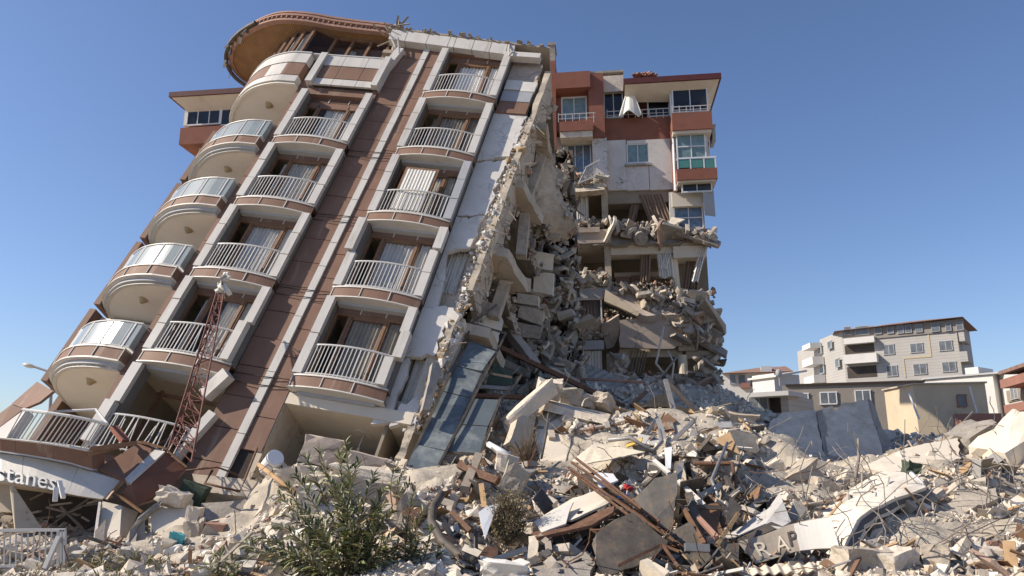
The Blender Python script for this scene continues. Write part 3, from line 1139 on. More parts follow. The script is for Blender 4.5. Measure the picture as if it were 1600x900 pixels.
bwin(1011, 137, 1046, 182, .6, 1)
bwin(1050, 131, 1106, 175, -.35, 2)
bwin(1057, 208, 1103, 249, -.45, 2, 'curtglass', rows=2)
bwin(1065, 283, 1113, 300, -.5, 2)
bwin(1053, 322, 1099, 358, .2, 2, 'windowblue', rows=2)
# projecting right bay
bparts("red_bay", M['brick'], [(1050, 175, 1113, 202, -.8, 2.5), (1058, 263, 1121, 280, -.95, 2.5), (1050, 203, 1058, 298, -.2, .8)])
bparts("bay_soffit", M['cream'], [(1051, 202, 1112, 208, -.7, 2.5), (1059, 280, 1119, 284, -.85, 2.5), (1050, 300, 1102, 322, -.1, 2.5)])
bparts("bay_wall", M['plaster'], [(1103, 208, 1106, 263, -.4, 2.5), (1047, 300, 1054, 372, .0, .8)])
m = MB()
BF.rect(m, 1058, 245, 1119, 247.5, -.95, -.88)
for x in (1058, 1078, 1099, 1117):
    BF.rect(m, x, 247, x + 2, 264, -.94, -.89)
m.build("balcony_railing", M['pvc'], BB)
m = MB()
for x0, x1 in ((1060, 1077), (1080, 1098), (1101, 1117)):
    BF.rect(m, x0, 248, x1, 262, -.93, -.91)
m.build("railing_glass", M['greenglass'], BB)
for (x0, x1, y0, y1, d) in ((872, 930, 177, 191, -.8), (948, 1048, 171, 184, .0), (1050, 1111, 165, 176, -.8)):
    m = MB()
    BF.rect(m, x0, y0, x1, y0 + 1.0, d, d + .04)
    BF.rect(m, x0, (y0 + y1) / 2, x1, (y0 + y1) / 2 + .6, d, d + .03)
    x = x0
    while x <= x1:
        BF.rect(m, x, y0, x + .9, y1, d + .001, d + .04)
        x += 11
    m.build("balcony_railing", M['rail'], BB)
# roof with broad eave
a, b = BF.px(974, 121, -.9), BF.px(1127, 114, -1.0)
zt = (a[2] + b[2]) / 2
m = MB()
m.box((a[0], -.95, zt - .32), (b[0], 9, zt - .02))
m.build("roof_eave", M['redroof'], BB)
m = MB()
m.add([(a[0] + .06, -.85, zt - .31), (b[0] - .08, -.85, zt - .31), (b[0] - .9, .3, zt - .95), (a[0] + .06, .3, zt - .75)], [(0, 1, 2, 3)])
m.add([(b[0] - .08, -.85, zt - .31), (b[0] - .08, 8, zt - .31), (b[0] - .9, 8, zt - .95), (b[0] - .9, .3, zt - .95)], [(0, 1, 2, 3)])
m.build("roof_soffit", M['cream'], BB)
m = MB()
for i in range(70):
    x = random.uniform(992, 1024)
    p = BF.px(x, 121 - random.random() * 6 * (1 - abs(x - 1008) / 18), .0)
    m.bar(p + np.array([-.12, random.uniform(-.4, .8), 0]), p + np.array([.14, random.uniform(-.4, .8), random.uniform(-.05, .05)]), .14, .05)
m.build("loose_roof_tile", M['tile'], BB)
m = MB()
p, q = BF.px(1047, 124, -.15), BF.px(1052, 214, -.15)
m.tube([p, q, BF.px(1056, 298, -.3)], .09, 8)
m.build("drain_pipe", M['pvc'], BB)
bparts("roof_deck", M['greyconc'], [(868, 112, 974, 115, .5, 9)])
# the far left end of the same block, seen past the leaning building
m = MB()
a, b = BF.px(264, 145, -.9), BF.px(560, 133, -.9)
m.box((a[0], -.9, a[2] - .25), (b[0], 8, a[2] + .05))
m.build("roof_eave", M['redroof'], BB)
m = MB()
m.add([(a[0] + .1, -.8, a[2] - .24), (b[0], -.8, a[2] - .24), (b[0], .1, a[2] - .95), (a[0] + .95, .1, a[2] - .95)], [(0, 1, 2, 3)])
m.add([(a[0] + .1, -.8, a[2] - .24), (a[0] + .95, .1, a[2] - .95), (a[0] + .95, 8, a[2] - .95), (a[0] + .1, 8, a[2] - .24)], [(0, 1, 2, 3)])
m.build("roof_soffit", M['cream'], BB)
bparts("red_bay", M['brick'], [(281, 196, 420, 222, -.5, 6)])
bparts("white_wall", M['cream'], [(284, 222, 420, 760, .1, 6), (289, 158, 420, 166, .0, 6), (288, 166, 293, 196, .0, 6)])
bwin(292, 156, 345, 195, -.05, 3)
bwin(345, 156, 398, 195, -.05, 3)
# mass of the block behind and hidden floors
bparts("back_wall", M['room'], [(420, 160, 1108, 760, 5.5, 5.9)])
bparts("side_wall", M['plaster'], [(1104, 120, 1107, 300, .9, 6.0)])
bparts("hidden_wall", M['room'], [(420, 225, 866, 640, .4, .8), (420, 150, 860, 225, .6, 1.0)])

# ripped open floors ------------------------------------------------------------------
bparts("ceiling_beam", M['room'], [(868, 292, 946, 304, .3, 5.5), (949, 297, 1052, 317, .35, 1.4), (949, 297, 1052, 302, 1.4, 5.5)])
bparts("ceiling_beam", M['cream'], [(868, 378, 948, 386, .1, 5.5), (952, 381, 1104, 396, .0, 1.0), (952, 380, 1104, 384, 1.0, 5.5), (1052, 384, 1104, 402, -.2, 1.0)])
bparts("ceiling_beam", M['creamdark'], [(968, 544, 1066, 558, -.1, 5.5), (1060, 532, 1086, 548, -.4, .3), (1072, 548, 1126, 560, -.2, 4)])
bparts("concrete_column", M['creamdark'], [(940, 288, 950, 352, .1, .5), (945, 382, 955, 447, .0, .4)])
bparts("concrete_column", M['greyconc'], [(874, 430, 889, 528, -.3, .3), (866, 440, 874, 528, -.1, .3), (948, 552, 972, 590, -.5, .2)])
bparts("room_wall", M['room'], [(868, 350, 950, 380, 3.2, 3.5), (868, 304, 946, 350, 3.2, 3.5), (949, 317, 1052, 355, 2.8, 3.2), (868, 386, 1104, 470, 3.4, 3.8), (868, 470, 1110, 640, 2.4, 2.8)])
bparts("floor_slab", M['greyconc'], [(868, 372, 950, 380, .0, 3.4), (950, 372, 1110, 381, .0, 3.4), (868, 345, 950, 352, .3, 3.4), (868, 440, 950, 448, .1, 3.4)])
bparts("wall_panel", M['pinkgrey'], [(884, 359, 955, 380, -.3, .0), (892, 355, 937, 363, -.4, -.3)])
bparts("ceiling_beam", M['bluewhite'], [(889, 450, 952, 466, -.35, .2), (894, 532, 944, 546, -.5, .1)])
m = MB()
for x in (1050, 1062):
    pass
p0, p1 = BF.px(1052, 400, .3), BF.px(1058, 460, .3)
m.tube([p0, p1], .2, 12)
p0, p1 = BF.px(1066, 555, -.2), BF.px(1068, 592, -.2)
m.tube([p0, p1], .23, 12)
m.build("round_column", M['cream'], BB)
bwin(892, 466, 941, 521, -.2, 1, 'dark' if False else 'glass', fw=2.4)
bcurtain(896, 470, 934, 520, .1, 'browncurtain', 7, .05)
bcurtain(899, 305, 919, 347, .2, 'curtain', 6, .05)
bcurtain(1000, 303, 1034, 350, .3, 'browncurtain', 7, .07, sway=.5)
bcurtain(992, 302, 1004, 345, .5, 'browncurtain', 4, .05, sway=-.4)
bcurtain(1027, 380, 1048, 434, .05, 'curtain', 6, .07, sway=.1)
bcurtain(1046, 381, 1055, 420, .0, 'curtain', 3, .06, sway=-.5)
bcurtain(1004, 384, 1018, 440, .2, 'browncurtain', 4, .07, sway=-.15)
bcurtain(1078, 395, 1098, 462, .6, 'browncurtain', 5, .07, sway=-.4)
bcurtain(1098, 385, 1105, 440, -.2, 'curtain', 3, .07, sway=-.55)
bcurtain(898, 548, 940, 586, -.2, 'curtain', 9, .05)
bcurtain(985, 548, 1012, 583, -.1, 'browncurtain', 6, .06, sway=-.25)
bcurtain(1092, 562, 1101, 592, .2, 'curtain', 3, .05)
bparts("wardrobe", M['wood'], [(962, 432, 984, 450, 1.0, 1.8), (986, 430, 1010, 455, 1.2, 1.8), (1014, 436, 1046, 462, 1.3, 1.9)])
bparts("ceiling_beam", M['cream'], [(960, 425, 1050, 433, 1.9, 2.4)])


def bpoly(name, pts, d, off, mm, amp=.12, step=.35, keep=(), parent=None):
    """Broken slab: picture points with their own depth d each (list) or one depth."""
    ds = d if isinstance(d, (list, tuple)) else [d] * len(pts)
    m = MB()
    m.slab(jag([BF.px(p[0], p[1], q) for p, q in zip(pts, ds)], amp, step, keep), off)
    return m.build(name, M[mm] if isinstance(mm, str) else mm, parent or BB)


bpoly("collapsed_slab", [(950, 447), (1060, 456), (1128, 500), (1120, 528), (1062, 492), (1002, 493), (952, 462)], [.2, .8, 1.2, -.2, -.9, -.9, -.6], (0, .25, -.3), 'pinkgrey', .15)
bpoly("collapsed_slab", [(946, 452), (1000, 488), (996, 494), (944, 470)], [-.7, -1.0, -1.0, -.7], (0, .4, 0), 'creamdark', .06)
bpoly("wall_panel", [(968, 500), (1045, 492), (1065, 505), (1066, 540), (1040, 545), (969, 543)], -.6, (0, .2, 0), 'pinkgrey', .10, .4, keep=(4,))
bpoly("collapsed_slab", [(1060, 490), (1110, 480), (1130, 530), (1118, 545), (1080, 528), (1064, 520)], [-.5, .3, .6, -.1, -.5, -.6], (.1, .4, -.1), 'greyconc', .18, .3)
bpoly("torn_roof", [(1083, 528), (1098, 520), (1137, 548), (1134, 556)], [-.6, 1.2, 1.0, -.9], (0, .1, -.14), 'greytimber', .06, .3)
bpoly("torn_roof", [(1055, 362), (1075, 357), (1126, 377), (1122, 384)], [-.7, 1.0, 1.2, -.9], (0, .1, -.13), 'greytimber', .06, .3)
bpoly("collapsed_slab", [(868, 350), (1050, 362), (1080, 372), (1060, 380), (868, 384)], [.5, .3, .2, -.5, -.2], (0, .6, -.1), 'greyconc', .15, .3)
bpoly("hanging_slab", [(860, 440), (872, 408), (905, 420), (938, 440), (946, 450), (900, 448)], [-.4, .8, .9, .5, -.4, -.5], (0, .3, -.12), 'greyconc', .12, .3)
bpoly("hanging_slab", [(868, 290), (935, 284), (948, 290), (944, 296), (868, 302)], [-.4, .5, .3, -.6, -.7], (0, .5, -.1), 'concrete', .1, .3)
m = MB()
for i, (x, y) in enumerate([(895, 243), (888, 262)]):
    pass
m = MB()                                      # bent balcony rail of the white floor
for q in range(7):
    a = BF.px(905 + q * 3.5, 284 - q * 1.2, -.6)
    b = BF.px(916 + q * 3.0, 262 - q * 1.6, -.7)
    m.bar(a, b, .045)
m.bar(BF.px(903, 286, -.6), BF.px(930, 276, -.6), .06)
m.bar(BF.px(914, 262, -.7), BF.px(937, 250, -.7), .06)
m.build("bent_railing", M['rail'], BB)
m = MB()
a, b = BF.px(992, 372, -.6), BF.px(1008, 366, .9)
m.tube([BF.px(988, 366, .9), BF.px(1002, 373, -.6)], .34, 16)
m.tube([BF.px(1002, 373, -.55), BF.px(1002.6, 373.4, -.7)], .14, 12, m=1)
centred(MB().add([tuple(BF.world(p)) for p in m.v], m.f), "water_tank", M['greyconc'], "grey cylindrical water tank lying on the broken third ledge of the red and white block", "water tank", smooth=False)
m = MB()                                      # awning sheet dangling at the corner
a = [BF.px(1098, 300, -.6), BF.px(1115, 298, -.3), BF.px(1118, 338, -.3), BF.px(1101, 336, -.6)]
m.slab(a, (0, .04, 0))
centred(MB().add([tuple(BF.world(p)) for p in m.v], m.f), "awning_sheet", M['bluewhite'], "grey awning sheet dangling from the corner of the red and white block", "awning")
m = MB()                                      # white cloth hung on the top balcony


def clothfn(a, b):
    ang = a * math.pi
    top = BF.px(984, 141, -.05)
    bot = BF.px(985 + (a - .5) * 36, 178 + 5 * math.sin(a * 8 + 1), -.35 - .25 * math.sin(ang))
    t = b ** .8
    p = top * (1 - t) + bot * t
    p = p + np.array([0, -.09 * math.sin(a * 13 + 2.2 * math.sin(a * 6.5) + b) * b, .05 * math.sin(a * 9) * b])
    return BF.world(p + np.array([(a - .5) * .3 * (1 - b), 0, 0]))


m.grid(clothfn, 30, 8, 0, th=(0, .02, 0))
centred(m, "hanging_cloth", M['cloth'], "white cloth bunched over the top balcony rail of the red and white block", "cloth", smooth=True)
m = MB()
BF.rect(m, 1113, 196, 1118, 219, .2, 1.2)
BF.rect(m, 1112.4, 194, 1118.6, 196, .15, 1.25)
centred(MB().add([tuple(BF.world(p)) for p in m.v], m.f), "outdoor_unit", M['soffit'], "grey box fixed high on the outer side of the red and white block", "air conditioner")

# rubble resting on the broken floors: nobody could count it
RK = []
rr = np.random.default_rng(5)
for _ in range(14):
    bm = bmesh.new()
    pp = np.array([(x, y, z) for x in (-1, 1) for y in (-1, 1) for z in (-1, 1)], float)
    pp = pp * rr.uniform(.35, 1.0, (8, 3))
    if rr.random() < .6:
        pp = np.concatenate([pp, rr.uniform(-.95, .95, (3, 3))])
    for p in pp:
        bm.verts.new(p * .5)
    r = bmesh.ops.convex_hull(bm, input=bm.verts)
    bmesh.ops.delete(bm, geom=[v for v in bm.verts if not v.link_faces], context='VERTS')
    bm.verts.index_update()
    vs = np.array([v.co[:] for v in bm.verts])
    fs = [tuple(v.index for v in f.verts) for f in bm.faces]
    RK.append((vs, np.array(fs)))
    bm.free()


def rotmats(n, rng):
    q = rng.normal(0, 1, (n, 4))
    q /= np.linalg.norm(q, axis=1)[:, None]
    w, x, y, z = q.T
    return np.stack([np.stack([1 - 2 * (y * y + z * z), 2 * (x * y - z * w), 2 * (x * z + y * w)], 1),
                     np.stack([2 * (x * y + z * w), 1 - 2 * (x * x + z * z), 2 * (y * z - x * w)], 1),
                     np.stack([2 * (x * z - y * w), 2 * (y * z + x * w), 1 - 2 * (x * x + y * y)], 1)], 1)


def scatter(name, mats, P, S, rng, kind="stuff", templates=None, rots=None):
    """Many angular lumps in one mesh; P centres (n,3), S sizes (n,3)."""
    T = templates or RK
    n = len(P)
    Rm = rotmats(n, rng) if rots is None else rots
    which = rng.integers(0, len(T), n)
    V, Fc, off = [], [], 0
    for t, (vs, fs) in enumerate(T):
        ix = np.where(which == t)[0]
        if not len(ix):
            continue
        loc = vs[None, :, :] * S[ix][:, None, :]
        w = np.einsum('nij,nvj->nvi', Rm[ix], loc) + P[ix][:, None, :]
        V.append(w.reshape(-1, 3))
        k = len(vs)
        Fc.append((fs[None, :, :] + (np.arange(len(ix)) * k)[:, None, None] + off).reshape(-1, fs.shape[1]))
        off += len(ix) * k
    V = np.concatenate(V)
    me = bpy.data.meshes.new(name)
    nf = sum(len(f) for f in Fc)
    me.vertices.add(len(V))
    me.vertices.foreach_set("co", V.ravel())
    fl = np.concatenate([f.ravel() for f in Fc])
    tot = np.concatenate([np.full(len(f), f.shape[1]) for f in Fc])
    me.loops.add(len(fl))
    me.loops.foreach_set("vertex_index", fl.astype(np.int32))
    me.polygons.add(nf)
    st = np.concatenate([[0], np.cumsum(tot)[:-1]])
    me.polygons.foreach_set("loop_start", st.astype(np.int32))
    me.update(calc_edges=True)
    me.validate()
    me.shade_flat()
    for mm in (mats if isinstance(mats, list) else [mats]):
        me.materials.append(mm)
    o = bpy.data.objects.new(name, me)
    COL.objects.link(o)
    if kind:
        o["kind"] = kind
    return o


RUBCOL = [(.40, (.60, .53, .435)), (.22, (.50, .43, .345)), (.10, (.36, .315, .26)), (.14, (.68, .62, .53)), (.035, (.32, .19, .14)), (.045, (.22, .20, .18)), (.06, (.50, .41, .30))]
M['rubble'] = mat("rubble_lump", (.4, .35, .3), .93, .22, 5, .5, 18, island=RUBCOL)
M['rubbledark'] = mat("grey_rubble_lump", (.3, .27, .24), .93, .22, 5, .5, 18, island=[(.34, (.33, .295, .25)), (.36, (.43, .38, .31)), (.2, (.24, .21, .18)), (.1, (.32, .18, .12))])
P_, S_ = [], []
rng = np.random.default_rng(21)
for (x0, x1, y0, y1, d0, d1, n, s_) in [(870, 945, 344, 352, -.4, 1.2, 260, .2), (950, 1050, 346, 362, -.4, 1.0, 420, .24), (1050, 1120, 356, 372, -.5, .9, 260, .18),
                                        (870, 950, 424, 446, -.5, .8, 420, .24), (950, 1060, 440, 458, -.3, .6, 380, .17), (1010, 1116, 452, 500, -.7, .3, 520, .26),
                                        (1060, 1114, 488, 530, -.8, .2, 260, .24), (890, 960, 500, 530, -.5, .3, 300, .22), (945, 1010, 484, 500, -.7, 0, 160, .2),
                                        (870, 950, 268, 292, -.4, .5, 280, .17), (945, 1080, 584, 604, -.9, .6, 380, .24), (1085, 1128, 575, 612, -.9, .8, 380, .26), (850, 960, 590, 620, -1.2, .2, 420, .3),
                                        (1095, 1118, 500, 590, -.4, .8, 260, .24)]:
    s_ *= .55
    for i in range(int(n * .55)):
        P_.append(BF.world(BF.px(rng.uniform(x0, x1), rng.uniform(y0, y1), rng.uniform(d0, d1))))
        q = s_ * rng.lognormal(0, .5)
        S_.append((q * rng.uniform(.6, 1.6), q * rng.uniform(.5, 1.2), q * rng.uniform(.4, .9)))
scatter("rubble_on_floors", M['rubbledark'], np.array(P_), np.array(S_), rng)

def flat_t(seed):
    """A broken piece of slab: an irregular flat polygon with thickness."""
    r = np.random.default_rng(seed)
    n = r.integers(4, 7)
    a = np.sort(r.uniform(0, 2 * math.pi, n))
    p = np.stack([np.cos(a) * r.uniform(.35, .55, n), np.sin(a) * r.uniform(.35, .55, n)], 1)
    bm = bmesh.new()
    for z in (-.5, .5):
        for q in p:
            bm.verts.new((q[0] + z * r.uniform(-.06, .06), q[1] + z * r.uniform(-.06, .06), z))
    bmesh.ops.convex_hull(bm, input=bm.verts)
    bmesh.ops.triangulate(bm, faces=bm.faces)
    bm.verts.index_update()
    out = np.array([v.co[:] for v in bm.verts]), np.array([tuple(v.index for v in f.verts) for f in bm.faces])
    bm.free()
    return out


FLAT = [flat_t(i) for i in range(16)]


def lean_rots(n, rng, tilt):
    yaw = rng.uniform(0, 2 * math.pi, n)
    ax = rng.normal(0, tilt, n)
    ay = rng.normal(0, tilt, n)
    out = []
    for i in range(n):
        out.append(np.array(Matrix.Rotation(ax[i], 3, 'X') @ Matrix.Rotation(ay[i], 3, 'Y') @ Matrix.Rotation(yaw[i], 3, 'Z')))
    return np.array(out)


M['slabbits'] = mat("broken_slab_piece", (.4, .36, .3), .92, .2, 4, .5, 16, (.22, .18, .14), .2, 3, island=[(.35, (.47, .41, .34)), (.25, (.38, .335, .285)), (.2, (.56, .505, .43)), (.12, (.28, .255, .23)), (.08, (.36, .25, .19))])
P_, S_ = [], []
for (x0, x1, y0, y1, d0, d1, n, s_) in [(872, 945, 346, 352, -.4, .6, 24, .5), (950, 1060, 350, 366, -.5, .4, 60, .6), (1055, 1122, 360, 374, -.6, .5, 26, .5), (872, 948, 428, 446, -.5, .5, 44, .6),
                                        (950, 1060, 448, 462, -.4, .3, 24, .5), (1000, 1110, 458, 500, -.8, 0, 80, .5), (1062, 1112, 486, 530, -.9, -.2, 110, .7), (890, 960, 508, 530, -.5, .2, 34, .5),
                                        (875, 948, 274, 290, -.4, .3, 30, .4), (945, 1080, 592, 608, -1.0, .2, 50, .6), (1085, 1120, 560, 612, -1.0, .5, 70, .7), (850, 960, 590, 622, -1.4, 0, 60, .8), (948, 985, 552, 590, -.7, -.3, 18, .5)]:
    for i in range(n):
        P_.append(BF.world(BF.px(rng.uniform(x0, x1), rng.uniform(y0, y1), rng.uniform(d0, d1))))
        q = s_ * rng.lognormal(0, .4)
        S_.append((q * rng.uniform(.8, 1.8), q * rng.uniform(.6, 1.1), rng.uniform(.07, .2)))
scatter("slab_pieces", M['slabbits'], np.array(P_), np.array(S_), rng, templates=FLAT, rots=lean_rots(len(P_), rng, .75))
# crumbling edge of the torn wall: loose fill and plaster bits
P_, S_ = [], []
for i in range(2600):
    z = rng.uniform(-12.9, -.5)
    P_.append((8.40 + (z + 8) * .032 + (.25 if i % 4 == 0 else 0) * rng.random() + rng.normal(0, .08), .10 + rng.normal(0, .05), z))
    q = .05 * rng.lognormal(0, .6)
    S_.append((q * rng.uniform(.7, 1.6), q, q * rng.uniform(.5, 1)))
P_, S_ = np.array(P_), np.array(S_)
for nm, mm, sel in (("crumbling_plaster", 'plaster', np.arange(2600) % 10 > 2), ("crumbling_fill", 'foam', np.arange(2600) % 10 <= 2)):
    scatter(nm, M[mm], P_[sel], S_[sel], rng).parent = LB

P_, S_ = [], []
for p in EDGE:
    for i in range(2):
        P_.append(p + rng.normal(0, .12, 3))
        q = .12 * rng.lognormal(0, .5)
        S_.append((q * rng.uniform(.8, 1.8), q, q * rng.uniform(.5, 1)))
for i in range(120):                         # broken inner edge of the torn side wall
    z = rng.uniform(-8.3, 2)
    P_.append(np.array([8.9 + (z - 2) * .03 + rng.normal(0, .06), rng.uniform(1.0, 1.7), z]))
    q = .13 * rng.lognormal(0, .5)
    S_.append((q * rng.uniform(.8, 1.8), q, q * rng.uniform(.5, 1)))
scatter("crumbling_concrete", M['slabbits'], np.array(P_), np.array(S_), rng).parent = LB
# ------------------------------------------------------------------ the ground and the rubble heap
CTRL = [(0, 900, 12.5), (400, 900, 12), (800, 900, 12.3), (1000, 900, 12.4), (1200, 900, 12.2), (1600, 900, 11.6),
        (0, 862, 14), (250, 862, 14), (400, 850, 13.6), (700, 852, 13.1), (1000, 852, 13.6), (1300, 862, 13.2), (1600, 850, 13),
        (120, 850, 15.6), (0, 850, 15.6), (300, 838, 15.2), (330, 815, 16.2), (500, 790, 15), (800, 785, 15), (1100, 785, 14.8), (1400, 790, 15.5), (1600, 780, 15.5),
        (460, 735, 17.6), (620, 730, 17.6), (760, 715, 17.5), (880, 715, 18), (1000, 690, 18.2), (1100, 690, 17.8), (1200, 736, 18), (1320, 742, 18.6), (1450, 712, 19), (1600, 690, 19.5),
        (800, 662, 20.5), (900, 650, 19.9), (1000, 638, 19.9), (1090, 648, 19.6), (1180, 668, 19.4), (1260, 740, 22), (1400, 716, 22), (1540, 680, 23),
        (780, 600, 27), (900, 602, 28), (1000, 598, 29), (1090, 605, 30), (1140, 630, 28), (1300, 735, 26), (1450, 685, 28), (1600, 668, 27)]
CP_ = np.array([W(*c) for c in CTRL] + [(-14, 8, .1), (0, 8, .1), (14, 8, .1), (-22, 16, .3), (-22, 30, .4), (-12, 24, .7), (-4, 26, 1.2), (0, 34, 4.3), (6, 36, 4.2), (11, 36, 3.2), (-6, 36, 2.0), (0, 44, 2.0), (12, 44, 1.6),
                                        (20, 36, 1.6), (30, 30, 2.0), (34, 20, 1.8), (28, 12, .3), (22, 44, 1.0), (-20, 46, .3), (-30, 12, .1), (40, 40, .8), (-8.5, 18.5, .0), (-12, 17, .0), (-12, 19, .1), (-10, 16.5, 0)])


def hash2(ix, iy, s):
    h = np.sin(ix * 127.1 + iy * 311.7 + s * 74.7) * 43758.5453
    return h - np.floor(h)


def vnoise(x, y, s=0):
    ix, iy = np.floor(x), np.floor(y)
    fx, fy = x - ix, y - iy
    fx, fy = fx * fx * (3 - 2 * fx), fy * fy * (3 - 2 * fy)
    a, b = hash2(ix, iy, s), hash2(ix + 1, iy, s)
    c, d = hash2(ix, iy + 1, s), hash2(ix + 1, iy + 1, s)
    return a + (b - a) * fx + (c - a) * fy + (a - b - c + d) * fx * fy


def HB(x, y):
    x, y = np.asarray(x, float), np.asarray(y, float)
    num = np.zeros_like(x)
    den = np.zeros_like(x)
    for p in CP_:
        w = 1.0 / ((x - p[0]) ** 2 + (y - p[1]) ** 2 + .25) ** 1.8
        num += w * p[2]
        den += w
    return num / den


def H(x, y):
    x, y = np.asarray(x, float), np.asarray(y, float)
    h = HB(x, y)
    amp = np.clip((y - 10.5) / 5, .12, 1.0)
    n = (vnoise(x * .7, y * .7, 1) - .5) * .5 + (vnoise(x * 1.9, y * 1.9, 2) - .5) * .28 + (vnoise(x * 4.7, y * 4.7, 3) - .5) * .13
    return h - .14 + n * amp


def G(px, py, lift=0.0):
    """Where the view ray meets the heap."""
    d = ray(px, py)
    for Y in np.arange(10.5, 40, .05):
        p = CAM + d * (Y / d[1])
        if p[2] <= float(H(p[0], p[1])) + lift:
            return p
    return CAM + d * (30 / d[1])


gx = np.arange(-32, 42.01, .16)
gy = np.arange(5, 48.01, .16)
X, Y = np.meshgrid(gx, gy)
Z = H(X, Y)
edge = np.minimum(np.minimum(X - gx[0], gx[-1] - X), np.minimum(Y - gy[0], gy[-1] - Y))
fade = np.clip(edge / 5.0, 0, 1)
Z = Z * fade - .55 * (1 - fade) + .01
nx, ny = len(gx), len(gy)
me = bpy.data.meshes.new("rubble_heap")
V = np.stack([X.ravel(), Y.ravel(), Z.ravel()], 1)
i = (np.arange(ny - 1)[:, None] * nx + np.arange(nx - 1)[None, :]).ravel()
Fq = np.stack([i, i + 1, i + nx + 1, i + nx], 1)
me.vertices.add(len(V))
me.vertices.foreach_set("co", V.ravel())
me.loops.add(Fq.size)
me.loops.foreach_set("vertex_index", Fq.ravel().astype(np.int32))
me.polygons.add(len(Fq))
me.polygons.foreach_set("loop_start", (np.arange(len(Fq)) * 4).astype(np.int32))
me.update(calc_edges=True)
M['heap'] = mat("dusty_ground", (.44, .385, .31), .95, .3, 2.5, .9, 12, (.19, .165, .14), .35, 1.6)
me.materials.append(M['heap'])
o = bpy.data.objects.new("rubble_ground", me)
COL.objects.link(o)
tag(o, kind="structure")
m = MB()
m.add([(-3000, -300, -.6), (3000, -300, -.6), (3000, 5000, -.6), (-3000, 5000, -.6)], [(0, 1, 2, 3)])
tag(m.build("ground", mat("bare_earth", (.28, .24, .19), .95, .2, .05, .0)), kind="structure")

# ------------------------------------------------------------------ buildings beyond the rubble
def face(a, b):
    p, q = W(a[0], 650, a[1]), W(b[0], 650, b[1])
    x = np.array([q[0] - p[0], q[1] - p[1], 0])
    x /= np.linalg.norm(x)
    return Frame((p[0], p[1], 0), x, np.array([-x[1], x[0], 0]), np.array([0, 0, 1.0]))


def onto(src, dst, mb):
    """Geometry written in one face's frame, moved into another frame."""
    mb.v = [tuple(dst.Mi @ (src.world(p) - dst.O)) for p in mb.v]
    return mb


def fwin(fr, base, rects, d, par, frame='soffit', glass='farpane', fw=.8, cols=2):
    for (x0, y0, x1, y1) in rects:
        f = MB()
        fr.rect(f, x0, y0, x1, y0 + fw, d - .05, d + .1)
        fr.rect(f, x0, y1 - fw, x1, y1, d - .05, d + .1)
        for i in range(cols + 1):
            x = x0 + (x1 - x0) * i / cols
            xa = min(max(x - fw / 2, x0), x1 - fw)
            fr.rect(f, xa, y0 + fw, xa + fw, y1 - fw, d - .045, d + .09)
        fo = onto(fr, base, f).build("window", M[frame], par)
        g = MB()
        fr.rect(g, x0 + fw, y0 + fw, x1 - fw, y1 - fw, d - .03, d + .05)
        onto(fr, base, g).build("pane", M[glass], fo)


M['fargrey'] = mat("far_grey_render", (.40, .38, .355), .9, .07, .5, wave=('Z', .85, .82))
M['farwhite'] = mat("far_white_render", (.60, .58, .55), .9, .08, .5)
M['fardark'] = mat("far_dark_grey_render", (.25, .225, .20), .9, .12, .6)
M['farbeige'] = mat("far_beige_render", (.56, .46, .33), .9, .08, .8, .1, 10, (.3, .23, .15), .12, .6)
M['farred'] = mat("far_red_render", (.30, .15, .115), .9, .12, .8)
M['farroof'] = mat("far_tile_roof", (.26, .16, .125), .85, .25, 1.5, wave=('X', 1.4, .7))
M['farpane'] = mat("far_window_pane", (.13, .145, .16), .25, .5, 1.2, spec=.5)
M['trim'] = mat("far_yellow_trim", (.46, .38, .25), .9, .05)

# grey four storey block
A = face((1323, 92), (1512, 84))
Lf = face((1250, 109), (1323, 92))
hb = root("apartment_house", "grey four storey apartment house with hipped red roof beyond the rubble", "building", A)


def fp(fr, base, par, name, mm, rects):
    for r in rects:
        m = MB()
        fr.rect(m, *r)
        o = onto(fr, base, m).build(name, mm, par)
    return o


za = A.px(1323, 516, 0)[2]
xl = A.px(1323, 600, 0)[0]
xr = A.px(1506, 600, 0)[0]
bq = A.Mi @ (Lf.world((Lf.px(1250, 600, 0)[0], 0, 0)) - A.O)
wx, wy = xl + (float(bq[0]) - xl) * .45, float(bq[1]) * .45
m = MB()
m.slab([(p[0], p[1], -.6) for p in [(xl, 0), (xr, 0), (xr, 11), (wx, wy + 6), (wx, wy)]], (0, 0, za + .6))
m.build("wall", M['fargrey'], hb)
m = MB()
m.slab([(p[0], p[1], -.6) for p in [(wx + .2, wy), (wx + .2, wy + 8), (float(bq[0]), float(bq[1]) + 4), (float(bq[0]), float(bq[1]))]], (0, 0, za + .2))
m.build("side_wing", M['fargrey'], hb)
m = MB()
o = .9
er = [(xl - .6, -o, za - .1), (xr + o, -o, za + .1), (xr + o, 11.5, za + .1), (wx - .4, wy + 5, za - .1)]
cx = sum(p[0] for p in er) / 4
cy = sum(p[1] for p in er) / 4
m.add(er + [(cx - 2, cy, za + 1.0), (cx + 2, cy - 1, za + 1.0)], [(0, 1, 5, 4), (1, 2, 5), (2, 3, 4, 5), (3, 0, 4), (3, 2, 1, 0)])
m.build("roof", M['farroof'], hb)
fp(A, A, hb, "attic_band", M['fardark'], [(1317, 507, 1507, 525, -.15, .1)])
fwin(A, A, [(1318, 510, 1330, 523), (1336, 509, 1358, 523), (1366, 509, 1377, 522), (1386, 508, 1396, 521), (1402, 507, 1412, 521), (1414, 507, 1424, 520), (1430, 506, 1441, 519), (1455, 505, 1468, 518), (1477, 504, 1486, 517), (1494, 503, 1505, 516)], -.25, hb, fw=.6, cols=1)
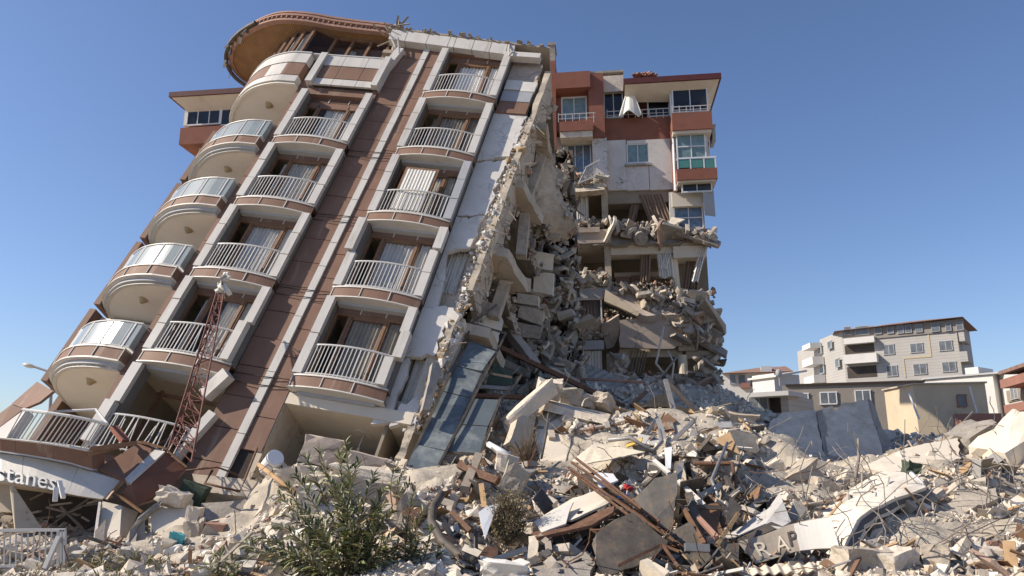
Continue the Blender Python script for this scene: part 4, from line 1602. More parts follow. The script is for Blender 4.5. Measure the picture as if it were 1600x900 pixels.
fwin(A, A, [(1380, 538, 1397, 554), (1422, 536, 1442, 551), (1467, 532, 1488, 548), (1385, 571, 1402, 588), (1427, 568, 1448, 585), (1472, 565, 1494, 581)], -.06, hb, glass='farpane')
fp(A, A, hb, "balcony_recess", M['dark'], [(1320, 538, 1366, 552, -.03, .2), (1324, 572, 1370, 590, -.03, .2)])  # flat near-black panels, the shade of the recesses put into their colour
fp(A, A, hb, "balcony", M['farwhite'], [(1318, 553, 1370, 567, -1.1, -.04), (1318, 527, 1366, 536, -.9, -.04)])
fp(A, A, hb, "balcony", M['fargrey'], [(1498, 519, 1507, 533, -.8, 3), (1499, 549, 1512, 565, -.8, 3)])
fp(A, A, hb, "yellow_trim", M['trim'], [(1451, 519, 1453.5, 558, -.05, .02), (1412, 557, 1453.5, 559.5, -.05, .02), (1412, 559.5, 1414, 590, -.05, .02)])
fwin(Lf, A, [(1277, 540, 1283, 553), (1292, 533, 1299, 545), (1280, 570, 1287, 584), (1304, 560, 1311, 574)], -.06, hb, cols=1)
fp(Lf, A, hb, "balcony", M['farwhite'], [(1253, 560, 1270, 572, -1.4, .1), (1253, 538, 1266, 546, -1.4, .1), (1256, 588, 1272, 600, -1.4, .1)])

# low dark grey wing in front of it and the white one to the right
B = face((1229, 62), (1445, 58.5))
ob = root("low_building", "low dark grey building with white framed windows in front of the grey house", "building", B)
fp(B, B, ob, "wall", M['fardark'], [(1229, 599, 1445, 790, 0, 9)])
fp(B, B, ob, "roof_coping", M['joint'], [(1227, 597, 1446, 600, -.15, 9)])
fwin(B, B, [(1239, 614, 1264, 639), (1281, 612, 1308, 632), (1336, 609, 1361, 634), (1400, 607, 1412, 626)], -.08, ob, glass='farpane', fw=1.6, frame='pvc')
C2 = face((1441, 66), (1590, 60))
ob = root("white_building", "low white rendered building to the side of the grey house", "building", C2)
fp(C2, C2, ob, "wall", M['farwhite'], [(1441, 588, 1566, 790, 0, 9)])
fp(C2, C2, ob, "roof_coping", M['soffit'], [(1440, 585.5, 1567, 588, -.2, 9)])
fp(C2, C2, ob, "stair_hut", M['farwhite'], [(1508, 574, 1529, 586, 2, 5)])
# beige shed
S1 = face((1433, 45), (1546, 44))
S2 = face((1386, 49), (1433, 45))
ob = root("beige_shed", "small beige rendered hut with one square red framed window", "shed", S1)
x0, x1 = S1.px(1433, 650, 0)[0], S1.px(1546, 650, 0)[0]
bl = S1.Mi @ (S2.world((S2.px(1386, 650, 0)[0], 0, 0)) - S1.O)
zt = S1.px(1433, 601, 0)[2]
m = MB()
m.slab([(x0, 0, -.6), (x1, 0, -.6), (x1, 5, -.6), (float(bl[0]), float(bl[1]), -.6)], (0, 0, zt + .6))
m.build("wall", M['farbeige'], ob)
m = MB()
m.slab([(x0 - .1, -.12, zt), (x1 + .1, -.12, zt), (x1 + .1, 5, zt), (float(bl[0]) - .15, float(bl[1]), zt)], (0, 0, .09))
m.build("roof_coping", M['creamdark'], ob)
fwin(S1, S1, [(1496, 616, 1511, 636)], -.06, ob, frame='farred', fw=1.6, cols=1)
m = MB()
m.tube([S1.px(1515, 604, -.25), S1.px(1527, 645, -.25)], .05, 6)
m.tube([S1.px(1420, 613, -.6), S1.px(1436, 655, -.9)], .06, 6)
m.build("drain_pipe", M['pvc'], ob)
m = MB()
S1.rect(m, 1494, 646, 1566, 668, -3.0, -2.5)
centred(MB().add([S1.world(p) for p in m.v], m.f), "garden_wall", M['farred'], "low pinkish red wall in front of the beige hut", "wall")
# red and white house at the edge of the view
D = face((1561, 60), (1640, 50))
ob = root("town_house", "white house with red brick balconies and a tiled eave behind the beige hut", "building", D)
fp(D, D, ob, "wall", M['farwhite'], [(1566, 572, 1640, 790, 1.0, 9)])
fp(D, D, ob, "roof_eave", M['farroof'], [(1558, 566, 1645, 572, -.8, 9)])
fp(D, D, ob, "balcony", M['farred'], [(1561, 582, 1640, 597, -.5, 1.0), (1568, 626, 1640, 640, -.5, 1.0)])
fp(D, D, ob, "balcony_recess", M['room'], [(1572, 602, 1640, 622, .9, 1.02)])
fwin(D, D, [(1578, 603, 1590, 624), (1592, 575, 1602, 582)], .85, ob, fw=1.0)
# houses seen between the wrecks
E1 = face((1131, 82), (1238, 80))
ob = root("tiled_house", "white house with shallow tiled roof just past the ruined block", "building", E1)
fp(E1, E1, ob, "wall", M['farwhite'], [(1133, 582, 1236, 760, 0, 9)])
m = MB()
a, b = E1.px(1128, 583, -.8), E1.px(1240, 580, -.8)
m.add([(a[0], -.8, a[2]), (b[0], -.8, b[2]), (b[0], 9, b[2]), (a[0], 9, a[2]), ((a[0] + b[0]) / 2, 3, b[2] + .9), (b[0] - .5, 3, b[2] + 1.0)], [(0, 1, 5, 4), (1, 2, 5), (2, 3, 4, 5), (3, 0, 4), (3, 2, 1, 0)])
m.build("roof", M['farroof'], ob)
fwin(E1, E1, [(1140, 585, 1150, 600), (1153, 585, 1165, 600), (1172, 588, 1182, 604)], -.08, ob, glass='farpane', cols=1)
fp(E1, E1, ob, "balcony", M['farred'], [(1158, 598, 1172, 606, -.9, 0), (1192, 600, 1212, 608, -.9, 0)])
fp(E1, E1, ob, "roof_tank", M['soffit'], [(1189, 572, 1206, 581, -.5, 1.5)])
E2 = face((1211, 74), (1262, 76))
ob = root("white_house", "plain white gable house beside the low dark grey building", "building", E2)
fp(E2, E2, ob, "wall", M['farwhite'], [(1216, 585, 1256, 760, 0, 3)])
m = MB()
a, b = E2.px(1211, 589, -.4), E2.px(1260, 581, -.4)
m.slab([(a[0], -.5, a[2]), (b[0], -.5, b[2]), (b[0], 3.4, b[2]), (a[0], 3.4, a[2])], (0, 0, .2))
m.build("roof", M['sign'], ob)
E3 = face((1164, 52), (1232, 50))
ob = root("shop_porch", "grey porch with a dark doorway and blue white glazed doors", "building", E3)
fp(E3, E3, ob, "wall", M['fargrey'], [(1142, 622, 1202, 690, .6, 5), (1222, 618, 1234, 690, .2, 5)])
fp(E3, E3, ob, "canopy", M['soffit'], [(1167, 612, 1232, 619, -.8, 2)])
fp(E3, E3, ob, "doorway", M['dark'], [(1202, 620, 1222, 645, .9, 1.0)])
fwin(E3, E3, [(1170, 621, 1186, 648), (1187, 621, 1200, 648)], .4, ob, glass='farpane', cols=1)

dh = MB()
c = W(1217, 583, 73)
dh.grid(lambda a, b: c + np.array([.45 * b * math.cos(a * 6.2832) * .7, -.15 * (1 - b * b), .45 * b * math.sin(a * 6.2832) * .9]), 16, 4, th=(0, .05, 0))
dh.tube([c, c + np.array([.1, .3, -1.2])], .06, 6)
centred(dh, "satellite_dish", M['soffit'], "pale satellite dish on the plain white gable house", "satellite dish")
# street lamp by the left edge
sl = root("street_lamp", "grey street lamp with a pale head on a bent arm", "street lamp", loc=W(77, 720, 33))
lo = np.array(sl.location)
m = MB()
m.tube([W(75, 730, 33) - lo, W(78, 640, 33) - lo, W(82, 585, 33) - lo, W(80.5, 582, 33) - lo, W(52, 572.5, 33) - lo], .075, 8, r1=.05)
m.build("pole", M['street'], sl)
m = MB()
p, q = W(54, 573.5, 33) - lo, W(36, 569, 33) - lo
d = q - p
m.grid(lambda a, b: p + d * a + np.array([0, .16 * math.cos(b * 2 * math.pi), .11 * math.sin(b * 2 * math.pi)]) * math.sin(math.pi * min(.97, max(.05, a))) ** .5, 8, 10)
m.build("lamp_head", M['lampglass'], sl, smooth=True)
# ------------------------------------------------------------------ pieces of wreckage one can tell apart
OCC = []                                      # outlines of the single pieces (picture points, distance)
M['scrap'] = mat("mixed_scrap", (.3, .27, .23), .75, .25, 5, .2, 20, island=[(.26, (.33, .28, .22)), (.18, (.20, .115, .07)), (.16, (.48, .46, .43)), (.16, (.115, .105, .10)), (.12, (.38, .25, .14)), (.12, (.25, .24, .235))])


def nrm_of(P):
    n = np.zeros(3)
    for i in range(1, len(P) - 1):
        n += np.cross(P[i] - P[0], P[i + 1] - P[0])
    n /= np.linalg.norm(n) + 1e-9
    c = sum(P) / len(P)
    return -n if np.dot(n, CAM - c) > 0 else n          # away from the camera


def plate(name, label, cat, pts, th, mm, amp=0.0, step=.25, keep=(), group=None, off=None, mside=None):
    OCC.append(([p[:2] for p in pts], sum(p[2] for p in pts) / len(pts)))
    P = [W(*p) for p in pts]
    n = nrm_of(P) * th if off is None else np.array(off, float)
    if amp:
        P = jag(P, amp, step, keep)
    m = MB()
    m.slab(P, n, 0, 1 if mside else None)
    mats = [M[mm], M[mside]] if mside else M[mm]
    return centred(m, name, mats, label, cat, group)


def rod(name, label, cat, pts, r, mm, square=False, n=7, group=None):
    if r > .028:
        for a, b in zip(pts[:-1], pts[1:]):
            t = np.array([-(b[1] - a[1]), b[0] - a[0]], float)
            t = t / (np.linalg.norm(t) + 1e-9) * r * F / a[2] * 1.3
            OCC.append(([(a[0] + t[0], a[1] + t[1]), (b[0] + t[0], b[1] + t[1]), (b[0] - t[0], b[1] - t[1]), (a[0] - t[0], a[1] - t[1])], (a[2] + b[2]) / 2))
    m = MB()
    P = [W(*p) for p in pts]
    if square:
        for a, b in zip(P[:-1], P[1:]):
            m.bar(a, b, r * 2, r * 1.6, (0, -1, .3))
    else:
        m.tube(P, r, n)
    return centred(m, name, M[mm], label, cat, group, smooth=not square)


def lump(name, label, cat, px, py, Y, size, mm, rot=(0, 0, 0), seed=0, rough=.12, group=None, sub=3):
    """A broken block: a box with bitten corners and a rough skin."""
    r = np.random.default_rng(seed + int(px * 7 + py))
    w_, h_ = size[0] * F / Y * .42, size[2] * F / Y * .42
    OCC.append(([(px - w_, py), (px, py - h_), (px + w_, py), (px, py + h_ * .5)], Y))
    bm = bmesh.new()
    for x in (-1, 1):
        for y in (-1, 1):
            for z in (-1, 1):
                s = r.uniform(.72, 1.0)
                bm.verts.new((x * r.uniform(s, 1), y * r.uniform(s, 1), z * r.uniform(s, 1)))
    for i in range(4):
        bm.verts.new(r.uniform(-1, 1, 3))
    bmesh.ops.convex_hull(bm, input=bm.verts)
    bmesh.ops.delete(bm, geom=[v for v in bm.verts if not v.link_faces], context='VERTS')
    bmesh.ops.triangulate(bm, faces=bm.faces)
    bmesh.ops.subdivide_edges(bm, edges=bm.edges, cuts=sub, use_grid_fill=True)
    s = np.array(size) / 2
    ph = r.uniform(0, 9, 3)
    for v in bm.verts:
        c = np.array(v.co)
        k = (vnoise(np.array([c[0] * 2.3 + ph[0] + c[2]]), np.array([c[1] * 2.3 + ph[1] - c[2] * 1.3]), 4)[0] - .5) * rough * 2
        k += (vnoise(np.array([c[0] * 6 + ph[2] + c[2] * 2]), np.array([c[1] * 6 + ph[1] - c[2] * 3]), 5)[0] - .5) * rough
        v.co = c * (1 + k) * s
    bmesh.ops.rotate(bm, verts=bm.verts, cent=(0, 0, 0), matrix=Matrix.Rotation(R_(rot[2]), 3, 'Z') @ Matrix.Rotation(R_(rot[1]), 3, 'Y') @ Matrix.Rotation(R_(rot[0]), 3, 'X'))
    me = bpy.data.meshes.new(name)
    bm.to_mesh(me)
    bm.free()
    me.materials.append(M[mm])
    o = bpy.data.objects.new(name, me)
    COL.objects.link(o)
    o.location = W(px, py, Y)
    return tag(o, label, cat, group)


# ---- the gap between the two wrecks: a slope of hanging debris behind single blocks
m = MB()


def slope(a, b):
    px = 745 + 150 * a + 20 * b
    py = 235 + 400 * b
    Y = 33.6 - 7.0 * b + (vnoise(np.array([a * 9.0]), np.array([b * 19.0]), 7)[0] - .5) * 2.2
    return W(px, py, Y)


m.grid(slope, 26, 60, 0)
tag(m.build("debris_slope", M['dark']), kind="stuff")  # near-black, so the shade of the voids lies in its colour
P_, S_ = [], []
rng = np.random.default_rng(77)
for i in range(1500):
    a, b = rng.random(), rng.random() ** .8
    p = slope(a, b) + np.array([0, -rng.uniform(0, .7), 0])
    q = .17 * rng.lognormal(0, .6)
    P_.append(p)
    S_.append((q * rng.uniform(.6, 2.2), q * rng.uniform(.5, 1.2), q * rng.uniform(.3, .8)))
scatter("debris_in_gap", M['rubbledark'], np.array(P_), np.array(S_), rng)
m = MB()
for i in range(260):
    a, b = rng.random(), rng.random()
    p = slope(a, b) + np.array([0, -rng.uniform(.1, .9), 0])
    q = p + rng.normal(0, 1, 3) * np.array([.35, .3, .6]) * rng.uniform(.5, 1.6)
    m.bar(p, q, rng.uniform(.02, .07), rng.uniform(.02, .07))
tag(m.build("splinters_in_gap", M['scrap']), kind="stuff")

P_, S_ = [], []
for i in range(420):
    a, b = rng.random() * .95, rng.random() ** .75
    p = slope(a, b) + np.array([0, -rng.uniform(.3, 1.3), 0])
    q = .30 * rng.lognormal(0, .45)
    P_.append(p)
    S_.append((q * rng.uniform(.9, 2.6), q * rng.uniform(.5, 1.0), q * rng.uniform(.2, .7)))
M['gapbits'] = mat("torn_cream_piece", (.5, .44, .36), .92, .2, 3, .5, 14, (.25, .2, .15), .3, 2.5, island=[(.45, (.50, .435, .345)), (.25, (.40, .35, .29)), (.2, (.58, .52, .44)), (.1, (.30, .27, .235))])
mp = MB()
for i in range(46):
    a, b = rng.random() * .95, rng.random() ** .8
    p = slope(a, b) + np.array([0, -rng.uniform(.4, 1.2), 0])
    q = p + np.array([rng.normal(0, .5), rng.normal(0, .3), rng.uniform(-1, 1)]) * rng.uniform(.6, 1.5)
    mp.bar(p, q, rng.uniform(.09, .24), rng.uniform(.06, .16))
tag(mp.build("broken_posts_in_gap", M['gapbits']), kind="stuff")
scatter("torn_pieces_in_gap", M['gapbits'], np.array(P_), np.array(S_), rng)
plate("broken_post", "tall broken concrete post leaning in the gap between the two blocks", "concrete post", [(846, 252, 31), (856, 254, 31), (838, 350, 29.5), (823, 394, 29), (813, 394, 29), (829, 340, 29.6)], .35, 'creamdark', .02, .4)
plate("dangling_slab", "dark grey slab wedged under the tall broken post", "concrete slab", [(826, 332, 29.4), (838, 340, 29.4), (832, 392, 28.6), (806, 372, 28.6)], .15, 'greyconc', .08, .3)
lump("broken_beam", "short beam with white painted end jutting across the gap", "beam", 858, 336, 30.0, (1.7, .5, .55), 'creamdark', (0, 28, 10))
lump("broken_beam", "sloping beam stub under the white floor of the ruined block", "beam", 868, 272, 31.0, (1.2, .5, .5), 'concrete', (10, 35, 0))
lump("concrete_shard", "long pointed shard hanging high in the gap", "rubble piece", 806, 318, 30.0, (.42, .3, 1.3), 'creamdark', (0, -10, 20))
lump("concrete_shard", "thin pale shard tilted beside the tall broken post", "rubble piece", 818, 308, 30.2, (.35, .25, .95), 'concrete', (0, -35, 0))
lump("concrete_shard", "rounded pale lump hanging on the torn side wall", "rubble piece", 806, 292, 30.4, (.6, .4, .5), 'concrete', (30, 20, 0))
lump("wall_fragment", "cream wall fragment of two tiers above the white blocks in the gap", "wall fragment", 846, 410, 27.6, (.95, .8, .75), 'cream', (0, 6, 8), rough=.05)
lump("wall_fragment", "cream wall fragment with a flat front under the two tier piece", "wall fragment", 848, 445, 27.2, (.85, .7, .9), 'cream', (0, 4, -6), rough=.05)
lump("wall_fragment", "pale block wall fragment with clear courses in the middle of the gap", "wall fragment", 812, 446, 26.6, (.85, .6, .55), 'paleconc', (0, 4, 10), rough=.06)
lump("wall_fragment", "pale block end hanging below the coursed wall fragment", "wall fragment", 826, 470, 26.4, (.85, .6, .4), 'paleconc', (0, 10, -10), rough=.07)
lump("wall_fragment", "broad tilted wall chunk with brown broken edge in the gap", "wall fragment", 828, 494, 26.2, (1.05, .7, .55), 'concrete', (0, 18, 0), rough=.1)
lump("wall_fragment", "dark undersided chunk below the broad tilted wall chunk", "wall fragment", 826, 518, 26.0, (.9, .6, .5), 'greyconc', (10, 12, 0), rough=.1)
lump("concrete_block", "oblong cream block high beside the torn side wall", "rubble piece", 779, 408, 26.0, (.36, .35, .85), 'creamdark', (0, -22, 0), rough=.06)
lump("concrete_block", "oblong cream block leaning under the high cream block", "rubble piece", 772, 442, 25.4, (.4, .4, .75), 'creamdark', (0, 25, 10), rough=.06)
lump("concrete_block", "small cream block wedged against the torn slab edge", "rubble piece", 759, 455, 24.8, (.42, .4, .6), 'creamdark', (0, 18, -10), rough=.06)
lump("concrete_block", "pale bent block beside the dark hollow of the gap", "rubble piece", 785, 385, 27, (.32, .3, .7), 'concrete', (0, -15, 0), rough=.08)
lump("concrete_block", "grey block at the foot of the coursed fragment", "rubble piece", 792, 500, 25.4, (.6, .5, .5), 'concrete', (20, 10, 5), rough=.1)
plate("wall_piece", "big cream wall piece with broken corner behind the blue panels", "wall fragment", [(742, 470, 23), (752, 466, 23.2), (782, 482, 23.6), (786, 500, 23.4), (776, 545, 22.6), (748, 540, 22.2), (735, 510, 22.2)], .3, 'cream', .06, .2)
plate("wall_piece", "narrow upright wall strip beside the torn slab edge", "wall fragment", [(702, 520, 20.6), (716, 508, 20.8), (722, 530, 20.6), (706, 590, 19.8), (694, 604, 19.6)], .2, 'creamdark', .04, .2)
plate("wall_piece", "grey broken wall strip leaning low against the torn corner", "wall fragment", [(676, 566, 19.2), (686, 566, 19.3), (690, 580, 19.2), (672, 640, 18.4), (660, 640, 18.3)], .2, 'greyconc', .04, .2)
plate("fallen_slab", "narrow slab leaning diagonally from the gap down to the stairs", "concrete slab", [(786, 505, 25.6), (798, 502, 25.8), (845, 566, 24.6), (838, 574, 24.3)], .3, 'pinkgrey', .06, .25)
lump("concrete_chunk", "big grey rounded slab chunk standing before the ruined block", "rubble piece", 866, 556, 27.5, (.85, .5, 1.15), 'greyconc', (0, 10, 15), rough=.1)
plate("fallen_slab", "flat grey slab under the standing rounded chunk", "concrete slab", [(866, 580, 27.2), (905, 570, 28), (925, 590, 27.6), (880, 606, 26.6)], .25, 'greyconc', .08, .3)
# fallen stairs
st = MB()
a0, a1, b0, b1 = W(876, 602, 27.0), W(915, 572, 28.6), W(946, 646, 25.6), W(1012, 612, 27.2)
NS = 9
for i in range(NS):
    t0, t1 = i / NS, (i + 1) / NS
    p, q = a0 + (b0 - a0) * t0, a1 + (b1 - a1) * t0
    r, s_ = a0 + (b0 - a0) * t1, a1 + (b1 - a1) * t1
    n_ = np.array([-.18, -.25, .9])
    n_ /= np.linalg.norm(n_)
    st.slab([p + n_ * .2, q + n_ * .2, s_ + n_ * .02, r + n_ * .02], -n_ * .38)
centred(st, "fallen_stairs", M['greyconc'], "grey concrete flight of stairs lying on its side before the ruined block", "stairs")

# ---- steel and sheets above the middle
rod("rusty_beam", "long rusty steel beam slanting across the fallen stairs", "steel beam", [(782, 543, 22.5), (975, 636, 23.2)], .07, 'rust', True)
rod("copper_pole", "thin pinkish pole lying level over the stairs", "pole", [(880, 591, 25.2), (1008, 597, 25.0)], .045, 'tile')
rod("bent_rebar", "long bare bent bar rising before the ruined block", "rebar", [(1022, 600, 25), (1040, 580, 25.2), (1059, 556, 25.4)], .035, 'wire')
rod("bent_rebar", "kinked pale bar hanging beside the pinkish wall panel", "rebar", [(1037, 510, 33.5), (1030, 545, 33), (1025, 568, 32.5), (1036, 582, 32)], .05, 'paleconc')
rod("bent_rebar", "short curved bar crossing the long bare bar", "rebar", [(1044, 548, 30), (1053, 568, 29.5), (1050, 592, 29)], .035, 'paleconc')
rod("steel_prop", "pale steel leg standing in the heap below the stairs", "steel leg", [(1040, 594, 20.5), (1052, 640, 19.6), (1070, 700, 18.6)], .06, 'metal', True)
rod("steel_prop", "weathered leg sloping away from the pale steel leg", "steel leg", [(1042, 596, 20.5), (1070, 625, 20.8), (1094, 648, 21)], .05, 'greytimber', True)
plate("timber_board", "orange split timber lying below the stairs", "timber", [(1003, 636, 23), (1024, 618, 23.4), (1044, 613, 23.4), (1046, 628, 23), (1030, 634, 22.8)], .12, 'timber', .03, .2)
rod("timber_beam", "dark orange beam running from the split timber into the heap", "timber", [(985, 634, 23.2), (1040, 634, 22.6), (1092, 646, 21.8)], .06, 'timber', True)
rod("timber_beam", "brown post propped beside the split timber", "timber", [(986, 634, 23), (1010, 612, 23.6)], .06, 'wood', True)
lump("rolled_blanket", "beige rolled bundle lying on top of the heap", "bundle", 1153, 656, 21.8, (1.0, .4, .38), 'bundle', (10, 6, 0), rough=.2, sub=5)

# the fallen slab with its cream wall
plate("fallen_slab", "long white edged floor slab capping the cream wall in the heap", "concrete slab", [(844, 626, 19.6), (950, 655, 18.9), (950, 664, 18.9), (842, 640, 19.5)], 1.6, 'paleconc', .03, .3, off=(.3, 1.6, .25))
plate("fallen_wall", "shaded cream wall leaning under the white edged slab", "wall fragment", [(842, 638, 19.9), (950, 662, 19.2), (985, 676, 19.0), (990, 700, 18.4), (930, 735, 17.8), (846, 735, 18.0), (836, 690, 18.8)], .2, 'cream', .05, .3, keep=(0,))
rod("bare_pipe", "thin dark pipe standing before the leaning cream wall", "pipe", [(857, 646, 18.8), (853, 680, 18.3), (846, 716, 17.6)], .03, 'darkmetal')
lump("broken_column", "fallen pale column propped on the heap above the dry bush", "column", 827, 634, 19.2, (1.75, .36, .4), 'paleconc', (0, -38, 20), rough=.12, sub=5)
lump("mortar_lump", "crumbled knob at the upper end of the fallen pale column", "rubble piece", 858, 608, 19.8, (.6, .5, .5), 'paleconc', (20, 10, 0), rough=.25)
plate("pier_fragment", "shaded flat side of a broken pier below the fallen pale column", "wall fragment", [(808, 655, 18.7), (838, 640, 19.4), (834, 690, 18.8), (812, 702, 18.2), (796, 690, 18.1)], .25, 'creamdark', .06, .2)
for i, (px, py, sz, lb) in enumerate([(893, 620, (.75, .5, .45), "crumbled pale lump on the white edged slab, next to its upper end"), (918, 628, (.5, .4, .35), "small broken brick lump in the middle of the white edged slab"),
                                      (945, 632, (.8, .5, .35), "flat crumbled lump near the lower end of the white edged slab")]):
    lump("mortar_lump", lb, "rubble piece", px, py, 20.4, sz, 'concrete', (10, 15 * i, 30 * i), seed=i, rough=.25)

# ---- the fallen frame with blue grey cladding panels
pan = root("cladding_frame", "fallen steel frame holding blue grey cladding panels beside the leaning block", "cladding frame", loc=W(660, 750, 17.2))
lo = np.array(pan.location)
Lc = [((733, 533), (775, 550)), ((712, 571), (753, 581)), ((692, 611), (735, 621)), ((672, 652), (716, 663)), ((651, 695), (698, 705)), ((631, 740), (672, 752))]
Rc = [((737, 622), (781, 624)), ((718, 663), (763, 666)), ((700, 705), (750, 709))]
Yd = lambda y: 20.6 - (y - 533) / 217 * 3.3
for i in range(5):
    q = [Lc[i][0], Lc[i][1], Lc[i + 1][1], Lc[i + 1][0]]
    P = [W(x, y, Yd(y)) - lo for x, y in q]
    c = sum(P) / 4
    P = [c + (p - c) * .975 + np.array([0, random.uniform(-.05, .05), random.uniform(-.02, .02)]) for p in P]
    m = MB()
    m.slab(P, nrm_of([p + lo for p in P]) * .04)
    m.build("cladding_panel", M['bluepanel'], pan)
for i in range(2):
    q = [Rc[i][0], Rc[i][1], Rc[i + 1][1], Rc[i + 1][0]]
    P = [W(x, y, Yd(y) + .05) - lo for x, y in q]
    c = sum(P) / 4
    P = [c + (p - c) * .97 for p in P]
    m = MB()
    m.slab(P, nrm_of([p + lo for p in P]) * .04)
    m.build("cladding_panel", M['bluepanel'], pan)
m = MB()
V_ = lambda x, y, o=0.06: W(x, y, Yd(y) + o) - lo
for a, b in [((729, 530), (629, 742)), ((777, 549), (672, 754)), ((782, 622), (750, 712)), ((729, 530), (777, 549)), ((737, 505), (729, 530)), ((737, 505), (790, 521)), ((790, 521), (777, 549)), ((737, 505), (776, 476)),
             ((753, 581), (800, 590)), ((781, 624), (806, 600)), ((806, 600), (815, 585)), ((700, 706), (750, 711)), ((676, 752), (698, 706))]:
    m.bar(V_(*a), V_(*b), .06, .06, (0, 1, 0))
m.build("frame_bar", M['darkmetal'], pan)
m = MB()
for t in np.linspace(0, 1, 12):
    a = np.array([676, 752]) * (1 - t) + np.array([699, 708]) * t
    m.bar(V_(a[0], a[1]), V_(a[0] + 10, a[1] - 3, .3), .02)
m.build("edge_mesh", M['metal'], pan)
plate("torn_tarpaulin", "green tarpaulin stretched in the frame above the pale cladding panels", "tarpaulin", [(758, 604, 20.4), (772, 566, 21), (800, 582, 21.4), (806, 600, 20.8)], .03, 'green', .03, .2)
rod("metal_rail", "silver rail lying across the foot of the green tarpaulin", "rail", [(744, 604, 20), (800, 608, 20.2)], .05, 'metal', True)
rod("rusty_beam", "rusty bar lying under the silver rail", "steel beam", [(742, 618, 19.8), (830, 622, 20.6)], .05, 'rust', True)
rod("white_pipe", "short white plastic pipe lying beside the cladding frame", "pipe", [(763, 694, 18), (800, 714, 17.6)], .07, 'pvc', n=10)
rod("rusty_beam", "rusty channel lying below the short white pipe", "steel beam", [(718, 726, 16.4), (745, 740, 16), (778, 752, 15.6)], .08, 'rust', True)
rod("timber_beam", "broken timber post standing below the rusty channel", "timber", [(748, 712, 17), (726, 765, 15.2)], .09, 'greytimber', True)
rod("timber_beam", "thin upright lath beside the dry bush", "timber", [(752, 758, 14.8), (757, 795, 14)], .05, 'timber', True)

# ---- heap in the middle
plate("steel_sheet", "large rusty grey steel sheet standing upright in the heap", "metal sheet", [(990, 780, 13.3), (1023, 747, 13.6), (1058, 738, 13.7), (1058, 770, 13.4), (1050, 832, 12.9), (1034, 822, 12.9)], .02, 'oldsteel', .02, .3)
plate("steel_sheet", "dark bent steel sheet with rounded corner below the large sheet", "metal sheet", [(925, 850, 12.4), (932, 833, 12.5), (960, 812, 12.8), (990, 800, 12.9), (1044, 846, 12.5), (1018, 880, 12.1), (946, 900, 11.8), (932, 880, 12.0)], .02, 'darkmetal', .03, .3)
plate("cream_board", "cream fibre board leaning under the bundle of rusty bars", "board", [(838, 812, 13.4), (895, 778, 14), (940, 764, 14.2), (954, 784, 13.8), (893, 812, 13.1)], .04, 'cream', .03, .25)
plate("burnt_board", "pale board with a burnt corner below the cream board", "board", [(832, 815, 13.2), (896, 784, 13.6), (884, 818, 12.9), (846, 832, 12.8)], .03, 'sign', .03, .25)
plate("rusty_channel", "rusty folded channel under the cream board", "metal sheet", [(830, 832, 12.9), (894, 820, 13), (940, 797, 13.2), (960, 790, 13.2), (958, 800, 12.9), (925, 820, 12.7), (838, 840, 12.6)], .05, 'rust', .02, .3)
for i, (a, b, lb) in enumerate([((888, 730), (1062, 852), "topmost rusty bar of the bundle on the cream board"), ((893, 722), (1030, 815), "thin rusty bar lying across the top of the bundle"),
                                ((900, 716), (1002, 795), "short rusty bar with its end in the air above the bundle"), ((892, 736), (1040, 850), "rusty bar at the underside of the bundle"),
                                ((938, 760), (1075, 856), "rusty bar of the bundle reaching down to the dark sheet")]):
    rod("rusty_bar", lb, "steel bar", [(a[0], a[1], 14.6), (b[0], b[1], 12.6)], .021, 'rust', True, group="bundle of rusty bars")
plate("panel_fragment", "clean white panel fragment lying flat on the dark debris", "board", [(926, 746, 14.9), (932, 738, 15.2), (958, 740, 15), (966, 750, 14.6), (938, 762, 14.2)], .03, 'pvc', .02, .2)
lump("red_scrap", "small crushed red scrap beside the white panel fragment", "scrap", 981, 762, 14.2, (.17, .12, .1), 'red', (0, 20, 0), rough=.3)
lump("blue_scrap", "small blue plastic scrap under the rusty bars", "scrap", 974, 776, 13.8, (.14, .12, .1), 'blue', (0, 20, 40), rough=.3)
plate("tan_sheet", "tan torn sheet lying on the heap below the cream wall", "metal sheet", [(893, 720, 16.4), (928, 692, 17.2), (966, 698, 17), (1008, 706, 16.4), (960, 716, 16), (918, 724, 16)], .02, 'letterpale', .04, .25)
plate("yellow_board", "small yellow board scrap above the tan torn sheet", "board", [(976, 694, 17), (1004, 683, 17.2), (1002, 690, 16.8), (980, 698, 16.8)], .03, 'yellow', .02, .2)
rod("bent_pipe", "pale pipe bent round above the tan torn sheet", "pipe", [(950, 688, 17), (985, 684, 17), (1020, 706, 16.4), (1034, 690, 16.8), (1030, 672, 17.4)], .05, 'metal', n=8)
plate("metal_strip", "broad silver strip bent upright beside the steel leg", "metal strip", [(1038, 700, 16), (1050, 698, 16), (1048, 732, 15.4), (1040, 732, 15.4)], .02, 'pvc', .01, .2)
plate("metal_strip", "dull silver strip twisted over the steel leg", "metal strip", [(1024, 655, 18), (1032, 652, 18), (1044, 690, 17.4), (1036, 694, 17.4)], .02, 'metal', .01, .2)
plate("metal_strip", "dark silver strip standing under the bent pale pipe", "metal strip", [(1058, 724, 15.6), (1069, 722, 15.6), (1064, 752, 15), (1055, 744, 15)], .02, 'metal', .01, .2)
plate("metal_strip", "curved grey strip sweeping up from the pale steel leg", "metal strip", [(1046, 690, 17), (1075, 660, 18), (1090, 650, 18.2), (1086, 660, 18), (1060, 684, 17.2), (1050, 700, 16.8)], .03, 'metal', .01, .2)
rod("white_batten", "long white batten lying behind the large steel sheet", "batten", [(1060, 752, 14.6), (1100, 790, 13.8)], .04, 'sign', True)
rod("white_batten", "white batten end beside the broad silver strip", "batten", [(1022, 720, 15.6), (1046, 740, 15)], .04, 'sign', True)
